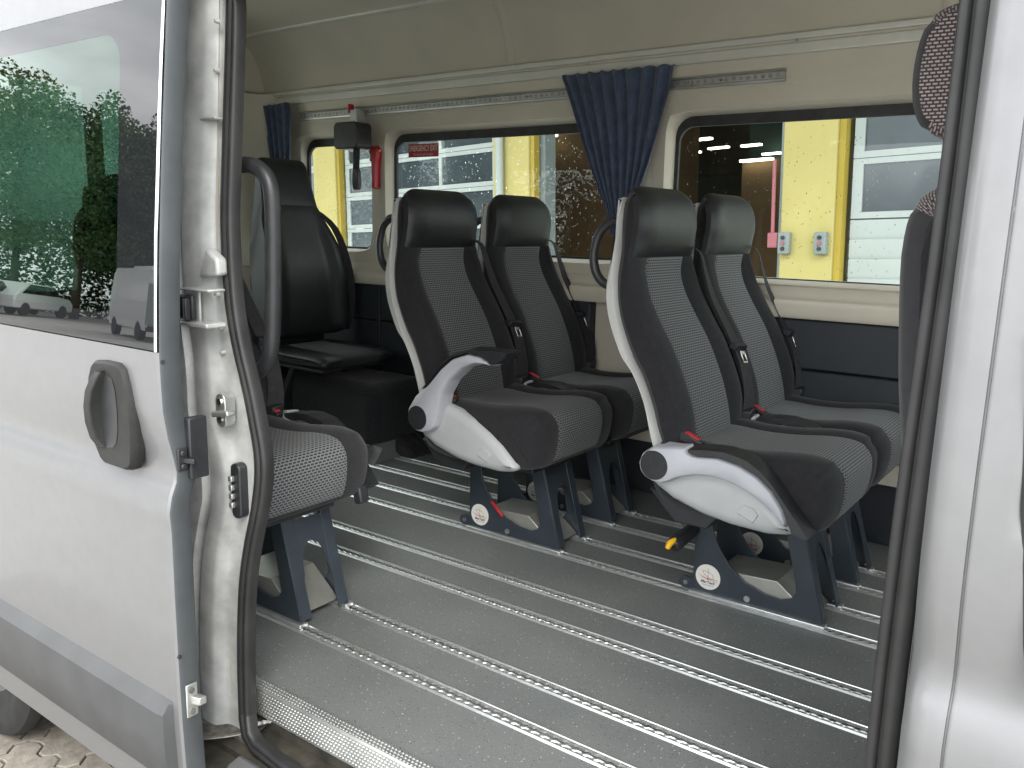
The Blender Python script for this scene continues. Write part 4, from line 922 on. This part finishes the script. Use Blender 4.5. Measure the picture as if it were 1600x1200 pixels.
# ================================================================== OUTSIDE: yellow workshop hall
phi = -1.432; DL = Vector((math.sin(phi), math.cos(phi), 0)); FNV = Vector((-DL.y, DL.x, 0))      # along the facade (left), and towards it normal
if FNV.y > 0: FNV = -FNV
TH = .040; DPERP = 7.5
EZ = (Vector((0, 0, 1)) + DL*TH).normalized(); ES = (DL-Vector((0, 0, 1))*TH).normalized()
FO = CAM - FNV*DPERP
def fac(x, y, off=0.):
    d = ray(x, y); t = ((FO+FNV*off)-CAM).dot(FNV)/d.dot(FNV); q = CAM+d*t-FO; return q.dot(ES), q.dot(EZ)
hall = bpy.data.objects.new('workshop_hall', None); COL.objects.link(hall)
BASE = FO-EZ*(CAM.z-GZ+.25)
hall.matrix_world = Matrix(((ES.x, -FNV.x, EZ.x, BASE.x), (ES.y, -FNV.y, EZ.y, BASE.y), (ES.z, -FNV.z, EZ.z, BASE.z), (0, 0, 0, 1)))
tag(hall, 'yellow workshop hall with white sectional doors and an open lit bay', 'building')
H0 = CAM.z-GZ+.25   # local z of facade origin plane
def hz(zf): return zf+H0
def hpart_(mb, name, m, par=None, **k): return mb.build(name, m, par or hall, **k)
p3 = (fac(1304, 310)[0], fac(1221, 310)[0]); p2 = (fac(826, 260)[0], fac(771, 260)[0]); p1 = (fac(525, 305)[0], fac(491, 305)[0])
HT = 5.2
for (a, b) in (p3, p2, p1):
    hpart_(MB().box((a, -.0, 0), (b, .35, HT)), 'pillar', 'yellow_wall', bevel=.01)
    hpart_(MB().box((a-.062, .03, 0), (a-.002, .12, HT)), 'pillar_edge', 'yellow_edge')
p0 = (p3[0]-4.2, p3[0]-3.6); hpart_(MB().box((p0[0], 0, 0), (p0[1], .35, HT)), 'pillar', 'yellow_wall', bevel=.01)
p4 = (p1[1]+3.4, p1[1]+4.0); hpart_(MB().box((p4[0], 0, 0), (p4[1], .35, HT)), 'pillar', 'yellow_wall', bevel=.01)
hpart_(MB().box((p0[0], .02, HT), (p4[1], .4, HT+1.6)), 'fascia', 'yellow_wall')
hpart_(MB().box((p0[0]-.3, -.25, HT+1.6), (p4[1]+.3, 9.5, HT+1.8)).box((p0[0]-.3, -2.6, HT-.05), (p4[1]+.3, .02, HT+.12)), 'roof_and_added_canopy', 'concrete')  # hall roof, plus an unseen canopy added to shade the facade
# downpipe on the middle pillar
s_ = fac(786, 260)[0]; hpart_(MB().tube([(s_, -.06, 0), (s_, -.06, HT)], .05, 12), 'downpipe', 'white_metal', smooth=60)
def sect_door(a, b, rows, cols, z0):
    """rows: (height, glazed)"""
    z = z0
    for h, gl in rows:
        if gl:
            mb = MB(); t = .055; mb.box((a, .10, z), (b, .15, z+t)); mb.box((a, .10, z+h-t), (b, .15, z+h-.006))
            xs_ = [a+(b-a)*k/cols for k in range(cols+1)]
            for k, x in enumerate(xs_):
                w_ = .09 if k in (0, cols) else .028; mb.box((max(a, x-w_), .101, z+t), (min(b, x+w_), .149, z+h-t))
            fr_ = hpart_(mb, 'door_section', 'white_metal')
            for k in range(cols):
                q = MB().box((xs_[k]+.03, .12, z+t), (xs_[k+1]-.03, .13, z+h-t)); hpart_(q, 'pane', 'pane', fr_)
        else:
            mb = MB(); nr_ = 4; hh = (h-.006)/nr_; prof_ = []
            for k in range(nr_): prof_ += [(.112, z+k*hh), (.105, z+k*hh+.012), (.10, z+k*hh+.03), (.10, z+(k+1)*hh-.008)]
            poly = prof_+[(.15, z+h-.006), (.15, z)]
            mb.xprism([(y, zz_) for y, zz_ in poly], a, b); hpart_(mb, 'door_section', 'white_metal')
        z += h
# right-hand door: ribs below, two glazed rows above
zb = hz(fac(1370, 340)[1]); zt_row = hz(fac(1370, 243)[1]); hrow = zt_row-zb
sect_door(p3[0]-3.55, p3[0]-.11, [(zb/3, False)]*3+[(hrow, True)]*5, 4, .0)
zl_ = hz(fac(700, 294)[1]); hl_ = hz(fac(700, 236)[1])-zl_
base = zl_-3*hl_
sect_door(p2[1]+.03, p1[0]-.12, [(base, False)]+[(hl_, True)]*6 if base > .1 else [(hl_, True)]*8, 3, .0)
sect_door(p1[1]+.03, p4[0]-.05, [(base, False)]+[(hl_, True)]*6, 3, .0)
# open bay between the pillars: a real room
b0, b1 = p3[1], p2[0]
rmw = MB(); D0, D1 = .3, 9.0
rmw.add([(b0-4, D1, 0), (b1+4, D1, 0), (b1+4, D1, HT), (b0-4, D1, HT)], [(3, 2, 1, 0)])
rmw.add([(b0-4, D0+.2, 0), (b0-4, D1, 0), (b0-4, D1, HT), (b0-4, D0+.2, HT)], [(0, 1, 2, 3)]); rmw.add([(b1+4, D0+.2, 0), (b1+4, D1, 0), (b1+4, D1, HT), (b1+4, D0+.2, HT)], [(0, 1, 2, 3)])
rmw.add([(b0-4, D0, HT), (b1+4, D0, HT), (b1+4, D1, HT), (b0-4, D1, HT)], [(0, 1, 2, 3)])
hpart_(rmw, 'bay_wall', 'room_wall', smooth=0)
hpart_(MB().box((b0-4, .2, -.05), (b1+4, D1, .02)), 'bay_floor', 'concrete')
hpart_(MB().box((b0-.0, .16, 0), (b0+.10, .34, HT)), 'door_guide', 'box_grey'); hpart_(MB().box((b1-.12, .16, 0), (b1, .34, HT)), 'door_guide', 'box_grey')
def inbay(x, y, depth):   # point at a depth behind the facade seen at a pixel
    d = ray(x, y); t = ((FO-FNV*depth)-CAM).dot(FNV)/d.dot(FNV); q = CAM+d*t-BASE; return q.dot(ES), depth, q.dot(EZ)
for x, y, dep, w_ in ((1094, 218, 5.0, .42), (1076, 239, 6.6, .5), (1123, 231, 7.2, .42), (1174, 227, 6.2, .36), (1206, 240, 7.6, .36), (1182, 250, 4.2, .5), (862, 212, 2.4, .16)):
    s0, d0, z0 = inbay(x, y, dep); hpart_(MB().box((s0-w_/2, d0-.05, z0-.016), (s0+w_/2, d0+.05, z0+.016)), 'lamp_tube', 'lamp')
s0, d0, z0 = inbay(1190, 300, 4.3); s1, _, z1 = inbay(1160, 252, 4.3)
hpart_(MB().box((s0-.55, 4.3, .02), (s1, 4.5, z1)), 'partition', 'room_brown')
s0, d0, z0 = inbay(985, 300, 2.6); s1, _, z1 = inbay(848, 212, 2.6); hpart_(MB().box((s0, 2.6, .7), (s1-.1, 4.4, z1+1.4)), 'brown_truck_body', 'room_brown', bevel=.04)
hpart_(MB().box((s0, 2.62, .35), (s1-.1, 4.3, .68)), 'truck_chassis', 'rubber', bevel=.03)
s0, _, z0 = inbay(845, 280, 1.4); hpart_(MB().box((s0-.06, 1.4, 0), (s0+.06, 1.52, HT)), 'steel_post', 'box_grey')
s0, _, z0 = inbay(1090, 215, 5.5); hpart_(MB().box((s0-1.6, 7.8, z0-1.2), (s0+.3, 8.2, z0+.6)), 'green_screen', 'room_green')
# red gate pole, cable and control boxes on the pillar
s0, z0 = fac(1213, 250); s1, z1 = fac(1209, 382)
hpart_(MB().tube([(s0, -.03, hz(z0)), (s1, -.03, hz(z1))], .017, 10), 'red_pole', 'red_metal', smooth=60)
s1, z1 = fac(1211, 372); hpart_(MB().box((s1-.05, -.06, hz(z1)-.09), (s1+.05, -.01, hz(z1)+.05)), 'pole_bracket', 'red_metal', bevel=.01)
for x in (1228.5, 1285.5):
    s0, z0 = fac(x, 380); bx_ = hpart_(MB().box((s0-.055, -.07, hz(z0)-.10), (s0+.055, .0, hz(z0)+.10)), 'control_box', 'box_grey', bevel=.012)
    for dz, m_ in ((.05, 'rubber'), (0, 'red_metal'), (-.05, 'rubber')):
        hpart_(MB().disc((s0, -.07, hz(z0)+dz), (0, -1, 0), .018, .015, 12), 'push_button', m_, bx_)
# ================================================================== BEHIND THE CAMERA: what the door glass reflects
def leaves(mb, c, rad, n, size, rng):
    for _ in range(n):
        while True:
            d = Vector((rng.uniform(-1, 1), rng.uniform(-1, 1), rng.uniform(-1, 1)))
            if .35 < d.length < 1: break
        p = c+Vector((d.x*rad[0], d.y*rad[1], d.z*rad[2])); a = Vector((rng.uniform(-1, 1), rng.uniform(-1, 1), rng.uniform(-.6, .6))).normalized(); b = a.orthogonal().normalized(); b.rotate(Matrix.Rotation(rng.uniform(0, 6), 3, a)); s = size*rng.uniform(.6, 1.4)
        mb.add([p-a*s, p-b*s*.6, p+a*s, p+b*s*.6], [(0, 1, 2, 3)])
def tree(x, y, h, w_, m, label, seed):
    rng = random.Random(seed); t = empty('broadleaf_tree', (x, y, GZ), label, 'tree', 'trees along the edge of the yard')
    tk_ = MB(); tk_.tube([(0, 0, 0), (.05, .02, h*.25), (-.05, .05, h*.5), (.02, 0, h*.8)], [.26, .2, .15, .05], 8)
    lb = []
    for k in range(7):
        a = rng.uniform(0, 6.28); z0 = h*rng.uniform(.28, .6); e = Vector((math.cos(a)*w_*.62, math.sin(a)*w_*.62, z0+h*rng.uniform(.12, .3))); tk_.tube([(0, 0, z0), (e*.5+Vector((0, 0, z0*.5))), e], [.11, .07, .03], 6); lb.append(e)
    tk_.build('trunk', 'bark', t, smooth=60)
    cr_ = MB(); ctrs = lb+[Vector((rng.uniform(-.5, .5)*w_, rng.uniform(-.5, .5)*w_, h*rng.uniform(.28, .93))) for _ in range(24)]
    for c_ in ctrs: leaves(cr_, c_, (w_*rng.uniform(.25, .45), w_*rng.uniform(.25, .45), h*rng.uniform(.08, .16)), 620, .11, rng)
    cr_.build('crown', m, t, smooth=0)
for k, (az, rr, h, w_, m, lab) in enumerate(((-108.5, 56, 12.5, 4.6, 'leaf_a', 'mid green tree at the far end of the row beyond the yard'), (-112, 52, 12.0, 4.4, 'leaf_b', 'light green broadleaf tree with the widest crown beyond the yard'), (-115.2, 49, 11.2, 3.6, 'leaf_a', 'tall mid green tree beside the light green one beyond the yard'), (-118, 51, 10.6, 3.4, 'leaf_b', 'slender light green tree between two darker trees beyond the yard'), (-121, 47, 10.4, 3.6, 'leaf_c', 'dark green tree rising behind the white van'), (-125, 46, 9.8, 3.8, 'leaf_c', 'dark green spreading tree at the near end of the row'))):
    x, y = rr*math.sin(R(az)), rr*math.cos(R(az))
    tree(x, y, h, w_, m, lab, 30+k)
hg = MB(); rng = random.Random(5)
for k in range(26): leaves(hg, Vector((-66+k*1.7, -18-k*.75+rng.uniform(-.5, .5), GZ+2.0)), (1.9, 1.2, 3.4), 1000, .14, rng)
tag(hg.build('hedge', 'hedge_leaf', None, smooth=0), 'dark green hedge running behind the row of trees', 'hedge', kind='stuff')
# white van with rear doors and a lift platform
def white_van(x, y, rz):
    t = empty('delivery_van', (x, y, GZ), 'white panel van with dark rear windows parked across the yard', 'van', rz=rz)
    bp = [(-.96, .35), (-1.0, .6), (-1.0, 1.5), (-.94, 2.3), (-.86, 2.55), (.86, 2.55), (.94, 2.3), (1.0, 1.5), (1.0, .6), (.96, .35)]
    MB().xprism(bp, -5.2, 0).build('body', 'white_paint', t, bevel=.06, seg=3)
    MB().xprism([(-.7, 2.5), (-.62, 2.66), (.62, 2.66), (.7, 2.5)], -3.6, -1.2).build('roof_box', 'white_paint', t, bevel=.04)
    for s in (-1, 1):
        d = MB().box((.0, s*.47-.455, .55), (.022, s*.47+.455, 2.38)).build('rear_door', 'white_paint', t, bevel=.03); MB().box((.021, s*.47-.31, 1.45), (.030, s*.47+.31, 2.2)).build('window', 'dark_glass', d, bevel=.008)
        MB().box((.02, s*.10-.03, 1.15), (.05, s*.10+.03, 1.22)).build('handle', 'black_plastic', d)
        MB().box((.0, s*.93-.04, 1.0), (.04, s*.93+.05, 1.45)).build('tail_light', 'red_plastic', t)
        for xx in (-.95, -4.3):
            w_ = MB(); w_.disc((xx, s*1.0, .34), (0, -s, 0), .34, .22, 28); w_.build('wheel', 'tyre', t, smooth=40)
    MB().box((-.05, -.98, .36), (.10, .98, .54)).build('bumper', 'black_plastic', t, bevel=.02)
    lf = MB(); lf.box((.12, .15, .62), (.17, 1.05, 2.0)); lf.build('lift_platform', 'box_grey', t, bevel=.01)
    for yy in (.2, 1.0): MB().box((.06, yy-.03, .5), (.13, yy+.03, 2.05)).build('lift_arm', 'alu_dull', t)
white_van(-27.0, -15.6, R(16))
def small_car(x, y, rz, m, label):
    t = empty('parked_car', (x, y, GZ), label, 'car', rz=rz)
    MB().prism([(-2.1, .3), (-2.15, .7), (-1.9, .95), (-1.2, 1.0), (-.7, 1.5), (1.2, 1.55), (1.9, 1.05), (2.05, .9), (2.1, .35)], -.85, .85).build('body', m, t, bevel=.08, seg=3)
    MB().prism([(-1.12, 1.02), (-.66, 1.45), (1.1, 1.49), (1.6, 1.05)], -.862, .862).build('windows', 'dark_glass', t, bevel=.01)
    for xx in (-1.35, 1.3):
        for s in (-1, 1): MB().disc((xx, s*.86, .31), (0, -s, 0), .31, .2, 24).build('wheel', 'tyre', t, smooth=40)
small_car(-43.5, -18.2, R(62), 'white_paint', 'small white car parked beyond the white van')
small_car(-43.0, -15.6, R(62), 'alu_dull', 'small silver car parked beyond the white car')
